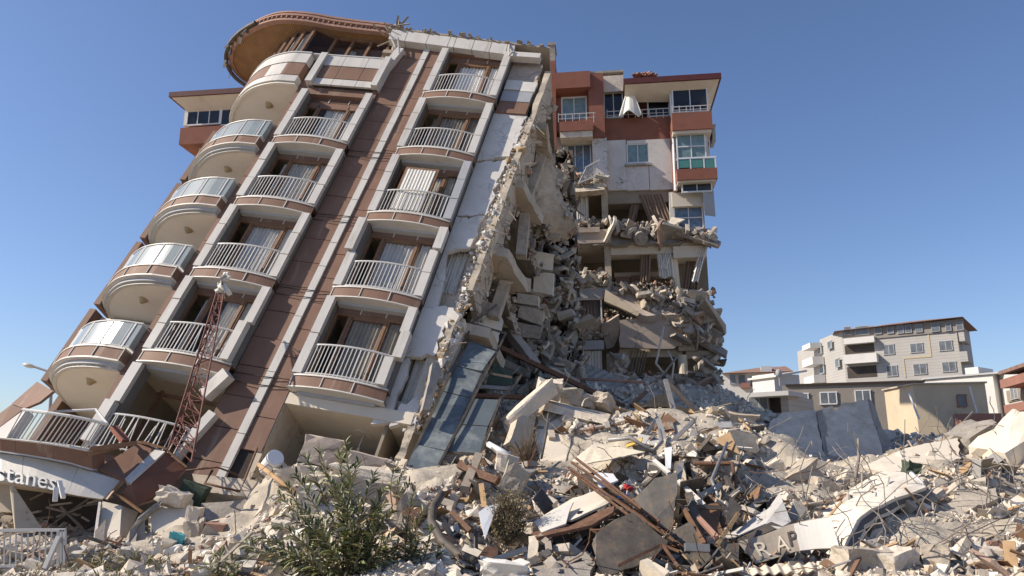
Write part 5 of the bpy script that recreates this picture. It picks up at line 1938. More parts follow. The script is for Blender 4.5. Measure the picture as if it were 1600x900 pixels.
rod("pale_pole", "pale pole leaning up out of the splintered wood", "pole", [(1136, 692, 16.2), (1112, 750, 14.8), (1122, 775, 14.2)], .035, 'metal')
rod("pale_pole", "short pale bar crossing the leaning pale pole", "pole", [(1090, 778, 14.2), (1125, 758, 14.6)], .05, 'metal', True)
rod("rusty_pipe", "level rusty pipe turning down beside the rubble slope", "pipe", [(1084, 724, 16), (1144, 724, 16), (1152, 774, 15)], .05, 'rust', n=8)
rod("rusty_angle", "dark angle iron leaning under the level rusty pipe", "steel bar", [(1134, 745, 15), (1150, 776, 14.4)], .04, 'darkmetal', True)
rod("dark_bar", "dark flat bar lying above the splintered wood", "steel bar", [(1075, 791, 13.6), (1134, 794, 13.6)], .035, 'darkmetal', True)
rod("pink_lath", "pinkish lath among the splintered wood", "timber", [(1092, 810, 13.2), (1120, 840, 12.6)], .04, 'tile', True)
rod("pale_lath", "pale lath propped against the bent white sheet", "timber", [(1120, 852, 12.5), (1154, 802, 13.2)], .03, 'timber', True)
rod("brown_lath", "brown lath lying steeply among the splintered wood", "timber", [(1066, 792, 13.4), (1100, 850, 12.5)], .035, 'wood', True)
rod("grey_beam", "thick grey beam lying at the foot of the splintered wood", "timber", [(1070, 855, 12.3), (1108, 857, 12.3)], .06, 'metal', True)
rod("angle_iron", "yellowed angle iron bent in a peak over the dark sheet", "steel bar", [(966, 884, 11.9), (1034, 851, 12.2), (1061, 862, 12.1)], .022, 'rust', True)
rod("angle_iron", "yellowed brace running down from the bent angle iron", "steel bar", [(1036, 853, 12.15), (1060, 886, 11.8)], .022, 'rust', True)
plate("steel_box", "pale box side lying below the bent angle iron", "metal sheet", [(1000, 876, 11.9), (1012, 872, 12), (1046, 892, 11.7), (1038, 900, 11.6)], .25, 'letterpale', 0)
plate("dark_box", "dark grey metal box standing beside the lettered board", "box", [(1134, 850, 12.6), (1155, 848, 12.6), (1154, 876, 12.3), (1133, 876, 12.3)], .25, 'darkmetal', 0)
plate("concrete_slab", "flat grey concrete slab at the bottom edge of the heap", "concrete slab", [(830, 884, 12.2), (862, 872, 12.5), (915, 862, 12.6), (930, 880, 12.2), (922, 904, 11.8), (834, 906, 11.7)], .18, 'greyconc', .04, .25)
plate("bent_channel", "bent pinkish channel standing over the flat grey slab", "metal strip", [(826, 838, 12.7), (842, 836, 12.7), (838, 874, 12.3), (824, 872, 12.3)], .03, 'letterpale', .02, .2)
rod("bent_channel", "folded pale channel curling beside the flat grey slab", "metal strip", [(826, 880, 12.2), (858, 862, 12.4), (856, 848, 12.6), (842, 838, 12.7)], .05, 'signgrey', True)
lump("white_sack", "crumpled white sack lying at the bottom of the heap", "sack", 785, 893, 11.9, (.75, .4, .28), 'cloth', (0, 5, 0), rough=.25)
plate("white_sheet", "pointed white metal sheet hanging over the dry bush", "metal sheet", [(748, 800, 13), (758, 792, 13.1), (779, 787, 13.2), (768, 815, 12.9), (758, 842, 12.6)], .02, 'pvc', .02, .2)
rod("dark_gutter", "dark curved gutter lying beside the oleander", "gutter", [(690, 772, 14.2), (676, 795, 13.6), (674, 815, 13.2), (690, 845, 12.8), (715, 866, 12.5), (748, 880, 12.2)], .08, 'darkmetal', n=8)
plate("rusty_sheet", "rusty curled sheet at the end of the dark gutter", "metal sheet", [(742, 876, 12.3), (762, 852, 12.6), (778, 856, 12.6), (778, 872, 12.4), (752, 884, 12.2)], .03, 'rust', .02, .2)
plate("rusty_sheet", "brown rusty plate behind the dark gutter", "metal sheet", [(628, 800, 13.9), (642, 775, 14.4), (664, 800, 14), (652, 822, 13.6)], .03, 'rust', .02, .2)
rod("rusty_strip", "rusty flat strip slanting beside the pointed white sheet", "steel bar", [(706, 800, 13.2), (735, 830, 12.7)], .04, 'rust', True)
plate("grey_sheet", "grey curved sheet lying along the bottom of the heap", "metal sheet", [(700, 860, 12.7), (722, 864, 12.6), (742, 884, 12.2), (720, 880, 12.2)], .02, 'signgrey', .01, .2)
rod("grey_rail", "long grey rail lying over the rusty curled sheet", "rail", [(744, 886, 12.1), (780, 872, 12.3), (822, 858, 12.5)], .04, 'metal', True)
# splintered wood
wd = root("splintered_cupboard", "collapsed cupboard of dark splintered boards between the sheets", "cupboard", loc=W(1100, 850, 12.7))
lo = np.array(wd.location)
for nm, q in [("side_board", [(1070, 770, 13.9), (1082, 768, 13.9), (1106, 850, 12.8), (1092, 856, 12.7)]), ("back_board", [(1088, 790, 13.9), (1124, 786, 13.9), (1130, 836, 13.3), (1100, 842, 13.2)]),
              ("door", [(1142, 775, 13.9), (1160, 792, 13.7), (1144, 825, 13.2), (1134, 815, 13.3)])]:
    m = MB()
    P = [W(*p) for p in q]
    m.slab([p - lo for p in jag(P, .04, .2)], nrm_of(P) * .04)
    m.build(nm, M['darkmetal'] if nm != "back_board" else M['wood'], wd)

# ---- lettered board, bent sheet, mattress on the near side
lb = root("lettered_board", "dusty curved board with raised letters lying before the mattress", "sign", loc=W(1235, 872, 12.8))
lo = np.array(lb.location)
top = [(1153, 846), (1192, 836), (1232, 820), (1264, 812), (1297, 807)]
bot = [(1181, 881), (1205, 874), (1242, 862), (1276, 858), (1312, 857)]


def lerp_path(P, t):
    k = min(int(t * (len(P) - 1)), len(P) - 2)
    f = t * (len(P) - 1) - k
    return np.array(P[k], float) * (1 - f) + np.array(P[k + 1], float) * f


def board(a, b, lift=0.0):
    q = lerp_path(top, a) * (1 - b) + lerp_path(bot, a) * b
    Y = 12.95 - .35 * b + .22 * math.sin(a * 3.1) - lift
    return W(q[0], q[1], Y) - lo


m = MB()
m.grid(board, 16, 4, 0, th=(.0, .03, -.01))
m.build("board", M['signgrey'], lb)
m = MB()
m.grid(lambda a, b: board(.56 + .44 * a, .02 + .96 * b, .006), 8, 4, 0, th=(0, -.003, 0))
m.build("torn_facing", M['sign'], lb)


def text_part(txt, fn, name, mm, par, depth=.03, nchar=None):
    """Raised lettering: letters of the built-in font laid over a surface fn(a,b,lift)."""
    cu = bpy.data.curves.new(name, 'FONT')
    cu.body = txt
    cu.resolution_u = 3
    ob = bpy.data.objects.new(name, cu)
    COL.objects.link(ob)
    dg = bpy.context.evaluated_depsgraph_get()
    me = bpy.data.meshes.new_from_object(ob.evaluated_get(dg))
    bpy.data.objects.remove(ob)
    vs = np.array([v.co[:] for v in me.vertices])
    fs = [tuple(p.vertices) for p in me.polygons]
    bpy.data.meshes.remove(me)
    x0, x1 = vs[:, 0].min(), vs[:, 0].max()
    y1 = .73
    m = MB()
    edges = {}
    for f in fs:
        for i in range(len(f)):
            e = (f[i], f[(i + 1) % len(f)])
            if (e[1], e[0]) in edges:
                del edges[(e[1], e[0])]
            else:
                edges[e] = 1
    fr = [fn((v[0] - x0) / (x1 - x0), 1 - v[1] / y1, depth) for v in vs]
    bk = [fn((v[0] - x0) / (x1 - x0), 1 - v[1] / y1, .004) for v in vs]
    n = len(vs)
    m.add(fr + bk, [tuple(f) for f in fs] + [(e[1], e[0], e[0] + n, e[1] + n) for e in edges])
    return m.build(name, mm, par)


for ch, a0_, a1_, b0_, b1_, mm in (("R", .12, .27, .18, .84, 'letterpale'), ("A", .33, .46, .22, .86, 'letterpale'), ("P", .47, .56, .20, .76, 'letterdark')):
    text_part(ch, lambda a, b, l, a0_=a0_, a1_=a1_, b0_=b0_, b1_=b1_: board(a0_ + (a1_ - a0_) * a, b0_ + (b1_ - b0_) * b, l + .004), "letter", M[mm], lb, .02)
plate("bent_sheet", "pale bent metal sheet curling over the lettered board", "metal sheet", [(1131, 841, 13.2), (1180, 806, 14), (1200, 795, 14.2), (1218, 770, 14.6), (1236, 814, 13.6), (1218, 826, 13.2), (1196, 818, 13.4), (1150, 838, 13.1)], .02, 'white', .01, .3)
plate("bent_sheet", "dark crumpled sheet in shade behind the lettered board", "metal sheet", [(1152, 842, 13.1), (1205, 815, 13.4), (1222, 822, 13.3), (1160, 848, 13.0)], .03, 'darkmetal', .02, .2)
plate("bent_sheet", "small grey tilted sheet behind the pale bent sheet", "metal sheet", [(1165, 798, 14.4), (1190, 765, 15), (1210, 775, 14.9), (1180, 795, 14.4)], .02, 'greyconc', .02, .2)
plate("slate_piece", "dark slate grey slab standing behind the mattress corner", "concrete slab", [(1232, 800, 14.4), (1240, 784, 14.7), (1250, 783, 14.8), (1262, 795, 14.6), (1246, 812, 14.1), (1236, 812, 14.1)], .1, 'greyconc', .02, .2)

mt = root("mattress", "bent cream mattress with a grey band lying over the rubble", "mattress", loc=W(1340, 860, 14))
lo = np.array(mt.location)
BK = [(1254, 812, 15.0), (1288, 790, 15.5), (1322, 768, 16.0), (1352, 750, 16.4), (1376, 738, 16.7), (1404, 737, 16.6)]
FR = [(1314, 866, 13.4), (1326, 838, 13.6), (1344, 808, 13.9), (1368, 793, 14.2), (1404, 777, 14.6), (1448, 762, 15.2)]


def mpath(P, t):
    P = [W(*p) for p in P]
    n = len(P) - 1
    k = min(int(t * n), n - 1)
    f = t * n - k
    p0, p1, p2, p3 = P[max(k - 1, 0)], P[k], P[k + 1], P[min(k + 2, n)]
    return .5 * ((2 * p1) + (-p0 + p2) * f + (2 * p0 - 5 * p1 + 4 * p2 - p3) * f * f + (-p0 + 3 * p1 - 3 * p2 + p3) * f ** 3)


def mtop(a, b):
    p = mpath(BK, a) * (1 - b) + mpath(FR, a) * b
    s = math.sin(math.pi * b)
    return p + np.array([0, 0, .08 * s + .010 * math.sin(a * 31) * math.sin(b * 23)]) - lo


def mshift(a, b, t):
    e = 1e-3
    a_, b_ = min(a, 1 - e), min(b, 1 - e)
    n = np.cross(mtop(a_ + e, b_) - mtop(a_, b_), mtop(a_, b_ + e) - mtop(a_, b_))
    n /= np.linalg.norm(n)
    if np.dot(n, np.array([0, -.3, 1])) > 0:
        n = -n
    return mtop(a, b) + n * t


m = MB()
m.grid(mtop, 44, 22)
m.grid(lambda a, b: mshift(a, 1 - b, .24), 30, 8)
m.grid(lambda a, b: mshift(0, b, .24 * (1 - a)), 3, 8)
m.grid(lambda a, b: mshift(1, b, .24 * a), 3, 8)
m.build("cover", M['mattress'], mt, smooth=True)
m = MB()
m.grid(lambda a, b: mshift(a, 1.0, .06 + .12 * b) + np.array([.004, -.012, 0]), 36, 2)
m.build("side_band", M['mattressside'], mt, smooth=True)
m = MB()
m.grid(lambda a, b: mshift(a, 1.0, .24 * b), 36, 4)
m.grid(lambda a, b: mshift(a, 0.0, .24 * (1 - b)), 36, 4)
for t in (.0, .24):
    m.tube([mshift(a, 1.0, t) for a in np.linspace(0, 1, 40)], .014, 6)
m.build("side_border", M['mattress'], mt, smooth=True)
plate("green_sheet", "green plastic sheet hanging under the far end of the mattress", "plastic sheet", [(1398, 800, 15.2), (1434, 786, 15.4), (1430, 812, 15.0), (1412, 812, 15)], .02, 'leafgreen' if 'leafgreen' in M else 'green', .03, .2)
lump("green_bundle", "crumpled green bundle on top of the heap behind the mattress", "bundle", 1424, 734, 17.2, (.28, .25, .3), 'green', (0, 20, 0), rough=.35)
rod("white_pipe", "white pipe end sticking out beside the green bundle", "pipe", [(1424, 740, 16.6), (1442, 758, 16)], .05, 'pvc', n=10)
plate("broken_slab", "large cream broken slab sloping behind the mattress", "concrete slab", [(1346, 730, 18.2), (1380, 714, 18.8), (1412, 701, 19.4), (1453, 692, 19.8), (1498, 684, 20.2), (1502, 716, 18.8), (1470, 726, 18.2), (1400, 742, 17.4)], .5, 'cream', .10, .3, off=(.1, .5, -.45))
lump("broken_slab", "rough grey slab end leaning beyond the large cream slab", "concrete slab", 1520, 690, 20.5, (1.3, .8, .8), 'greyconc', (10, -20, 20), rough=.14)
lump("boulder_slab", "huge cream slab lump rising at the heap's outer end", "concrete slab", 1590, 700, 19.0, (2.2, 1.4, 1.1), 'cream', (10, -28, 10), rough=.12)
plate("broken_slab", "flat grey slab lying under the outer mattress end", "concrete slab", [(1392, 838, 14), (1430, 812, 14.6), (1500, 792, 15.2), (1520, 812, 14.8), (1470, 845, 13.9), (1420, 862, 13.4)], .22, 'paleconc', .08, .25)
plate("broken_slab", "dusty slab stacked on the flat grey slab", "concrete slab", [(1460, 800, 15.1), (1500, 770, 15.8), (1556, 762, 16), (1560, 778, 15.6), (1510, 800, 15)], .2, 'concrete', .08, .25)
plate("broken_slab", "brown shaded slab jutting out near the bare wires", "concrete slab", [(1500, 825, 14.4), (1560, 800, 14.9), (1604, 796, 14.9), (1604, 816, 14.5), (1540, 842, 13.9)], .22, 'creamdark', .06, .25)
for i, (px, py, Y, sz, rot, lbl) in enumerate([
    (1345, 878, 12.4, (.85, .6, .4), (0, 5, 10), "pale boulder in front of the mattress, beside the white batten"), (1395, 882, 12.3, (.7, .5, .42), (0, -8, 30), "pale rounded boulder next to the boulder in front of the mattress"),
    (1462, 872, 12.5, (.42, .4, .4), (0, 8, 60), "small angular boulder on the bare patch beyond the mattress"), (1330, 752, 17, (.5, .4, .4), (0, 30, 0), "grey lump behind the ridge of the mattress"),
    (1240, 755, 17, (1.2, .7, .6), (0, -25, 20), "broad rubble boulder above the dark slate slab"), (1200, 745, 17.4, (.9, .6, .5), (0, -30, 0), "rubble boulder on the slope above the pale bent sheet"),
    (1290, 765, 16.4, (.6, .5, .45), (0, 12, 0), "knobbly boulder touching the back of the mattress"), (1110, 668, 20, (1.3, .7, .4), (0, 5, 0), "wide cracked lump on the heap beneath the rolled bundle"),
    (1060, 660, 21, (.8, .6, .4), (0, 10, 0), "pale lump beside the top of the steel leg"), (1150, 690, 18.6, (.9, .6, .4), (0, 12, 15), "flat pale lump beside the leaning pale pole"),
    (640, 800, 14.3, (.5, .4, .75), (0, 30, 0), "upright rough lump behind the oleander"), (585, 745, 16.6, (1.7, .8, .35), (0, 10, 0), "long white dusted slab lump behind the oleander"),
    (520, 758, 16.4, (1.2, .8, .4), (0, 5, 0), "white dusted lump in front of the ceiling opening"), (460, 745, 16.8, (.8, .6, .4), (0, -5, 0), "pale lump at the foot of the open room"),
    (600, 775, 15.6, (1.4, .7, .5), (0, 14, 10), "cream block under the white dusted slab lump"), (480, 800, 14.6, (.4, .35, .95), (0, 8, 0), "standing rough stone amid the oleander leaves"),
    (806, 748, 15.4, (.5, .4, .55), (0, 25, 0), "broken pier stump behind the dry bush"), (790, 725, 16.4, (.5, .4, .4), (0, 15, 0), "white crumbled lump on the broken pier stump")]):
    lump("boulder", lbl, "boulder", px, py, Y, sz, ['concrete', 'paleconc'][i % 2], rot, seed=i, rough=.18)
rod("white_batten", "white batten lying in front of the mattress", "batten", [(1320, 874, 12.6), (1394, 864, 12.8)], .025, 'sign', True)
rod("steel_post", "short rusty steel post standing on the rubble slope", "post", [(1341, 686, 17.6), (1342, 715, 17.3), (1336, 752, 16.6)], .035, 'wire')
lump("red_white_sack", "red stained white sack on the rubble before the tilted walls", "sack", 1232, 704, 19.4, (.5, .4, .42), 'cloth', (0, 30, 0), rough=.25)
for i, (pts, lbl) in enumerate([([(1380, 770, 15), (1372, 800, 14.2), (1384, 830, 13.6), (1382, 855, 13)], "bare wire hanging over the front edge of the mattress"),
                                ([(1384, 795, 14.1), (1410, 815, 13.6), (1420, 850, 13), (1420, 880, 12.5)], "long bare wire curving down past the mattress"),
                                ([(1462, 700, 18), (1490, 730, 17.2), (1530, 760, 16.4), (1545, 790, 15.8)], "dark cable sweeping down over the outer slabs"),
                                ([(1440, 862, 13), (1500, 840, 13.4), (1560, 812, 14), (1600, 790, 14.4)], "long pale cable along the foot of the outer slabs"),
                                ([(1546, 700, 18), (1580, 730, 17), (1590, 770, 16), (1560, 812, 15)], "looped cable at the outer end of the heap"),
                                ([(1454, 705, 17.6), (1500, 728, 17), (1545, 735, 16.6)], "pale cable lying on the large cream slab")]):
    rod("bare_cable", lbl, "cable", pts, .012, 'wire', n=5)
cr = MB()
cr.grid(lambda a, b: W(1165 + 105 * a + 6 * b, 886 + 12 * b - 6 * a + 2.2 * math.sin(a * 38), 12.3 - .45 * b), 60, 3, 0, th=(0, .01, -.02))
centred(cr, "corrugated_sheet", M['letterpale'], "beige corrugated sheet lying below the lettered board", "metal sheet")

# ---- two tilted wall slabs in front of the far buildings
plate("tilted_wall", "grey tilted wall slab with curved broken edge before the low dark building", "wall fragment", [(1198, 672, 26), (1206, 656, 26.2), (1222, 645, 26.4), (1274, 640, 26.4), (1292, 728, 24.6), (1210, 735, 24.4)], .3, 'paleconc', .05, .3)
plate("tilted_wall", "taller grey tilted wall slab with notched top beside the curved one", "wall fragment", [(1283, 640, 26.4), (1300, 634, 26.5), (1306, 642, 26.5), (1316, 630, 26.6), (1357, 623, 26.7), (1378, 700, 25.2), (1382, 725, 24.8), (1298, 732, 24.5)], .3, 'paleconc', .05, .3)
plate("broken_pillar", "rough broken pillar between the two tilted wall slabs", "column", [(1276, 642, 26.2), (1284, 640, 26.2), (1292, 665, 25.8), (1296, 700, 25.2), (1290, 720, 24.8), (1286, 700, 25.2)], .3, 'greyconc', .04, .2)
plate("broken_pillar", "rough broken pillar leaning at the outer edge of the taller slab", "column", [(1358, 622, 26.6), (1366, 632, 26.5), (1378, 668, 26), (1392, 690, 25.6), (1384, 715, 25), (1374, 690, 25.4)], .3, 'greyconc', .05, .2)

# ---- left side: lattice mast with cloth
ms = root("lattice_mast", "rusty red lattice mast leaning against the leaning block", "mast", loc=W(280, 720, 16.8))
lo = np.array(ms.location)
TOP = [(340, 452, 20.1), (351, 452, 20.1), (346, 450, 20.3)]
BTM = [(263, 700, 16.9), (299, 722, 16.7), (276, 690, 17.3)]
legs = [(W(*a) - lo, W(*b) - lo) for a, b in zip(TOP, BTM)]
for a, b in legs:
    m = MB()
    m.tube([a, b], .024, 7)
    m.build("leg", M['mast'], ms)
NB = 13
ts = [1 - (1 - i / NB) ** 1.25 for i in range(NB + 1)]
m = MB()
for i in range(NB):
    for j in range(3):
        a, b = legs[j], legs[(j + 1) % 3]
        p, q = a[0] + (a[1] - a[0]) * ts[i], b[0] + (b[1] - b[0]) * ts[i]
        r = a[0] + (a[1] - a[0]) * ts[i + 1] if i % 2 else b[0] + (b[1] - b[0]) * ts[i + 1]
        m.tube([p, q], .012, 5)
        m.tube([q if i % 2 else p, r], .012, 5)
m.build("bracing", M['mast'], ms)
m = MB()


def ribbon(x0, y0, x1, y1, Y, w, ph):
    def fn(a, b):
        p = W(x0 + (x1 - x0) * b + 2.5 * math.sin(b * 7 + ph), y0 + (y1 - y0) * b, Y - .12 * math.sin(b * 3))
        tw = ph + b * 2.2
        k = 1.5 * w * (.55 + .5 * math.sin(b * 3.1)) * (1 - .25 * abs(math.sin(b * 9 + ph)))
        return p + np.array([math.cos(tw), math.sin(tw), .25 * math.sin(ph * 3)]) * (a - .5) * k + np.array([0, .03 * math.sin(a * 14 + b * 5), 0])
    return fn


for args in ((352, 425, 345, 444, 20.05, .20, .4), (347, 440, 342, 458, 20.05, .26, 1.3), (347, 440, 356, 462, 20.0, .22, 2.4), (344, 442, 350, 466, 20.1, .16, 4.0), (351, 428, 357, 440, 20.05, .16, 5.0)):
    m.grid(ribbon(*args), 8, 16, 0, th=(0, .012, 0))
centred(m, "tied_cloth", M['cloth'], "torn white cloth strips knotted round the tip of the lattice mast", "cloth", smooth=True)

# ---- the crushed shop corner
sh = root("crushed_shop", "crushed brown and white shop corner with a raised lettered band", "building", loc=W(80, 800, 17))
lo = np.array(sh.location)


def shp(name, mm, pts, th, par=None, off=None):
    m = MB()
    P = [W(*p) for p in pts]
    m.slab([p - lo for p in P], nrm_of(P) * th if off is None else off)
    return m.build(name, M[mm], par or sh)


def curve_band(name, top, bot, th, mm, par=None, split=1):
    m = MB()
    n = 24
    for s in range(split):
        def fn(a, b, s=s):
            t = (s + .004 + a * .992) / split
            p = W(*(list(lerp_path([x[:2] for x in top], t)) + [float(np.interp(t, np.linspace(0, 1, len(top)), [x[2] for x in top]))]))
            q = W(*(list(lerp_path([x[:2] for x in bot], t)) + [float(np.interp(t, np.linspace(0, 1, len(bot)), [x[2] for x in bot]))]))
            return p * (1 - b) + q * b - lo
        m.grid(fn, n // split, 2, 0, th=(0, th, .0))
    return m.build(name, M[mm], par or sh)


ftop = [(-40, 684, 16.4), (0, 686, 16.1), (36, 690, 16.0), (72, 694, 15.95), (108, 700, 15.95), (143, 707, 16.1)]
fbot = [(-40, 702, 16.5), (0, 704, 16.2), (36, 709, 16.1), (72, 715, 16.05), (108, 722, 16.05), (145, 733, 16.2)]
curve_band("brown_fascia", ftop, fbot, .5, 'brown', split=3)
curve_band("fascia_trim", [(x, y - 2, Y - .03) for x, y, Y in ftop], ftop, .6, 'sign')
curve_band("fascia_trim", fbot, [(x, y + 2.5, Y) for x, y, Y in fbot], .4, 'soffit')
stop = [(-40, 700, 16.6), (0, 708, 16.4), (55, 716, 16.3), (108, 728, 16.3), (150, 739, 16.3), (188, 751, 16.4)]
sbot = [(-40, 744, 16.1), (0, 752, 15.9), (50, 760, 15.85), (95, 769, 15.85), (125, 775, 15.9), (160, 780, 16.0)]
sb = curve_band("sign_band", stop, sbot, .25, 'sign', split=3)


def signfn(a, b, l):
    t = .197 + a * (.572 - .197)
    p = W(*(list(lerp_path([x[:2] for x in stop], t)) + [float(np.interp(t, np.linspace(0, 1, 6), [x[2] for x in stop]))]))
    q = W(*(list(lerp_path([x[:2] for x in sbot], t)) + [float(np.interp(t, np.linspace(0, 1, 6), [x[2] for x in sbot]))]))
    bb = .40 + b * .60
    return p * (1 - bb) + q * bb - lo + np.array([0, -l - .002, l * .3])


text_part("stanes", signfn, "letter", M['letter'], sh, .09)
text_part("stanes", lambda a, b, l: signfn(a, b, l * .72) + np.array([.012, 0, -.012]), "letter_side", M['soffit'], sh, .09)
m = MB()
m.bar(W(88, 762, 15.6) - lo, W(86, 783, 15.5) - lo, .09, .06)
m.bar(W(93, 752, 15.7) - lo, W(99, 778, 15.5) - lo, .08, .05)
m.build("broken_letter", M['letter'], sh)
# railing of the crushed balcony
m = MB()
rt = [(36, 640, 16.3), (75, 645, 16.0), (110, 650, 15.95), (140, 656, 16.0), (168, 663, 16.1)]
rb = [(10, 686, 16.2), (45, 689, 16.0), (80, 694, 15.95), (110, 699, 15.95), (138, 703, 16.05)]
m.tube([W(*p) - lo for p in rt], .035, 7)
m.tube([W(*p) - lo for p in rb], .022, 6)
for i in range(20):
    t = i / 19
    a = lerp_path(rt, t)
    b = lerp_path(rb, min(1, t + (random.uniform(-.02, .05) if i > 12 else 0)))
    m.bar(W(*b) - lo, W(*a) - lo, .02 if i % 7 else .034, .02)
m.tube([W(168, 663, 16.1) - lo, W(150, 640, 17) - lo, W(85, 643, 17.2) - lo], .03, 6)
m.build("balcony_railing", M['rail'], sh)
shp("white_pilaster", 'white', [(-30, 690, 16.3), (0, 668, 16.4), (39, 639, 16.5), (40, 642, 16.4), (9, 687, 16.2), (0, 688, 16.2)], .25)
shp("brown_panel", 'brown', [(-30, 668, 16.5), (18, 632, 16.7), (36, 639, 16.6), (0, 667, 16.4)], .06)
shp("brown_panel", 'brown', [(18, 631, 17.2), (58, 596, 17.3), (83, 611, 16.7), (62, 628, 16.6), (38, 638, 16.7)], .06)
shp("brown_panel", 'brown', [(152, 732, 16.4), (219, 690, 17.2), (247, 700, 17.1), (197, 750, 16.3)], .08)
shp("white_strip", 'white', [(195, 748, 16.25), (244, 700, 17.0), (258, 705, 16.9), (203, 755, 16.15)], .25)
shp("dark_board_side", 'darkbrown', [(205, 754, 16.2), (259, 705, 16.95), (290, 733, 16.9), (266, 762, 16.6), (213, 790, 16.1), (188, 770, 16.2)], .12)
m = MB()
for a, b in [((190, 752, 16.2), (167, 781, 15.9)), ((262, 704, 16.9), (292, 730, 16.8)), ((240, 695, 17), (214, 690, 17.2)), ((215, 790, 16.0), (262, 775, 16.1)), ((180, 770, 16.1), (222, 800, 15.8)), ((222, 690, 17), (262, 702, 16.9))]:
    m.bar(W(*a) - lo, W(*b) - lo, .05, .04)
m.bar(W(140, 702, 16.1) - lo, W(214, 692, 16.6) - lo, .13, .1)
m.bar(W(135, 710, 16.1) - lo, W(190, 696, 16.6) - lo, .16, .1)
m.build("broken_frame", M['wood'], sh)
m = MB()
m.bar(W(178, 668, 16.9) - lo, W(196, 690, 16.5) - lo, .16, .1)
m.build("red_strip", M['brick'], sh)
# what stands below: dark shop interior, pillars
shp("shop_ceiling", 'creamdark', [(-40, 746, 16.2), (160, 782, 16.2), (150, 775, 19.0), (-40, 755, 19.0)], .1)
shp("shop_back_wall", 'dark', [(-60, 740, 18.6), (300, 740, 18.6), (300, 880, 18.6), (-60, 880, 18.6)], .1)  # dark panel added to give the darkness deep inside the shop
shp("tilted_partition", 'creamdark', [(16, 757, 15.9), (20, 757, 15.9), (66, 826, 15.9), (24, 828, 15.6)], .12)
shp("shop_pillar", 'cream', [(160, 783, 16.0), (190, 790, 16.0), (186, 852, 15.2), (150, 856, 15.1)], .6)
shp("shop_pillar", 'creamdark', [(190, 790, 16.0), (216, 800, 16.4), (198, 852, 15.6), (186, 852, 15.2)], .3)
shp("door_post", 'metal', [(154, 784, 15.8), (158, 784, 15.8), (150, 848, 15.1), (145, 848, 15.1)], .1)
shp("shop_wall", 'creamdark', [(-40, 752, 17.0), (17, 756, 17.0), (20, 800, 16.8), (-40, 800, 16.8)], .1)
m = MB()
for i in range(16):
    a = W(random.uniform(0, 140), random.uniform(775, 830), random.uniform(16, 17.5)) - lo
    m.bar(a, a + RNG.normal(0, .6, 3) * (1.2, .3, .4), random.uniform(.03, .12), .04)
m.build("broken_shelving", M['greytimber'], sh)
plate("arched_door", "dark grey arched door frame leaning beside the shop pillar", "door frame", [(200, 852, 15), (203, 828, 15.2), (216, 808, 15.5), (240, 788, 15.8), (255, 780, 16), (252, 787, 15.9), (228, 806, 15.6), (216, 822, 15.4), (211, 852, 15)], .2, 'greyconc', .01, .2)
plate("shop_shutter", "curved grey shutter panel inside the arched door frame", "shutter", [(210, 855, 15.1), (215, 825, 15.4), (226, 812, 15.6), (228, 852, 15.2)], .06, 'signgrey', 0)
plate("cream_wall_block", "cream wall block with crushed white top beside the arched door", "wall fragment", [(232, 800, 15.9), (262, 782, 16.3), (300, 792, 16.3), (298, 822, 15.8), (268, 842, 15.4), (240, 832, 15.5)], .6, 'cream', .05, .25)
lump("crushed_block", "white dusted crushed lump on top of the cream wall block", "rubble piece", 272, 776, 16.2, (.6, .5, .3), 'paleconc', (0, 20, 0), rough=.2)
lump("crushed_column", "upper part of a snapped pale column by the cream wall block", "column", 303, 807, 15.6, (.3, .3, .4), 'paleconc', (0, 10, 0), rough=.14)
lump("crushed_column", "lower part of a snapped pale column standing in the dust", "column", 304, 842, 15.2, (.3, .32, .65), 'concrete', (0, -6, 0), rough=.12)
plate("concrete_beam", "long grey beam lying level behind the snapped column", "beam", [(314, 786, 16.6), (384, 780, 16.9), (402, 800, 16.7), (388, 822, 16.3), (322, 812, 16.2)], .5, 'greyconc', .03, .3)
plate("concrete_beam", "long stained lintel lying above the grey beam", "beam", [(300, 740, 17.4), (420, 752, 17.4), (440, 768, 17.2), (420, 780, 17), (310, 768, 17.1)], .5, 'creamdark', .03, .3)
lump("planter_pot", "broken pinkish planter under the grey beam", "planter", 332, 828, 15.5, (.6, .45, .32), 'tile', (0, 6, 0), rough=.05)
lump("green_roll", "dark green roll tucked under the stained lintel", "bundle", 300, 772, 16.9, (.6, .35, .5), 'green', (0, 20, 0), rough=.1)
rod("copper_pole", "rusty brown pole slanting out of the open room", "pole", [(404, 726, 16.6), (440, 754, 15.8), (470, 778, 15.4)], .05, 'timber')
rod("bent_steel_bar", "thin rusty frame bent under the brown cladding strip", "steel bar", [(332, 735, 16.9), (320, 755, 16.6), (375, 768, 16.4), (384, 745, 16.6), (402, 700, 17.2)], .028, 'rust')
rod("bent_steel_bar", "thin rusty bars sagging from the foot of the mast", "steel bar", [(290, 735, 16.7), (340, 730, 16.9), (372, 742, 16.8)], .022, 'rust')
lump("turquoise_bag", "small turquoise plastic bag on the dusty ground", "bag", 276, 848, 14.2, (.24, .2, .34), 'teal', (0, 10, 0), rough=.25)
lump("white_bag", "crumpled white bag below the turquoise bag", "bag", 272, 868, 13.9, (.3, .25, .28), 'cloth', (0, -10, 0), rough=.3)
dr = MB()
dr.tube([W(418, 732, 17.6), W(421, 728, 17.5), W(430, 716, 17.3), W(431, 715, 17.28)], .2, 18)
dr.tube([W(431, 715, 17.28), W(431.6, 714.2, 17.26)], .17, 18)
centred(dr, "white_drum", M['pvc'], "white plastic drum lying in the open room", "drum")
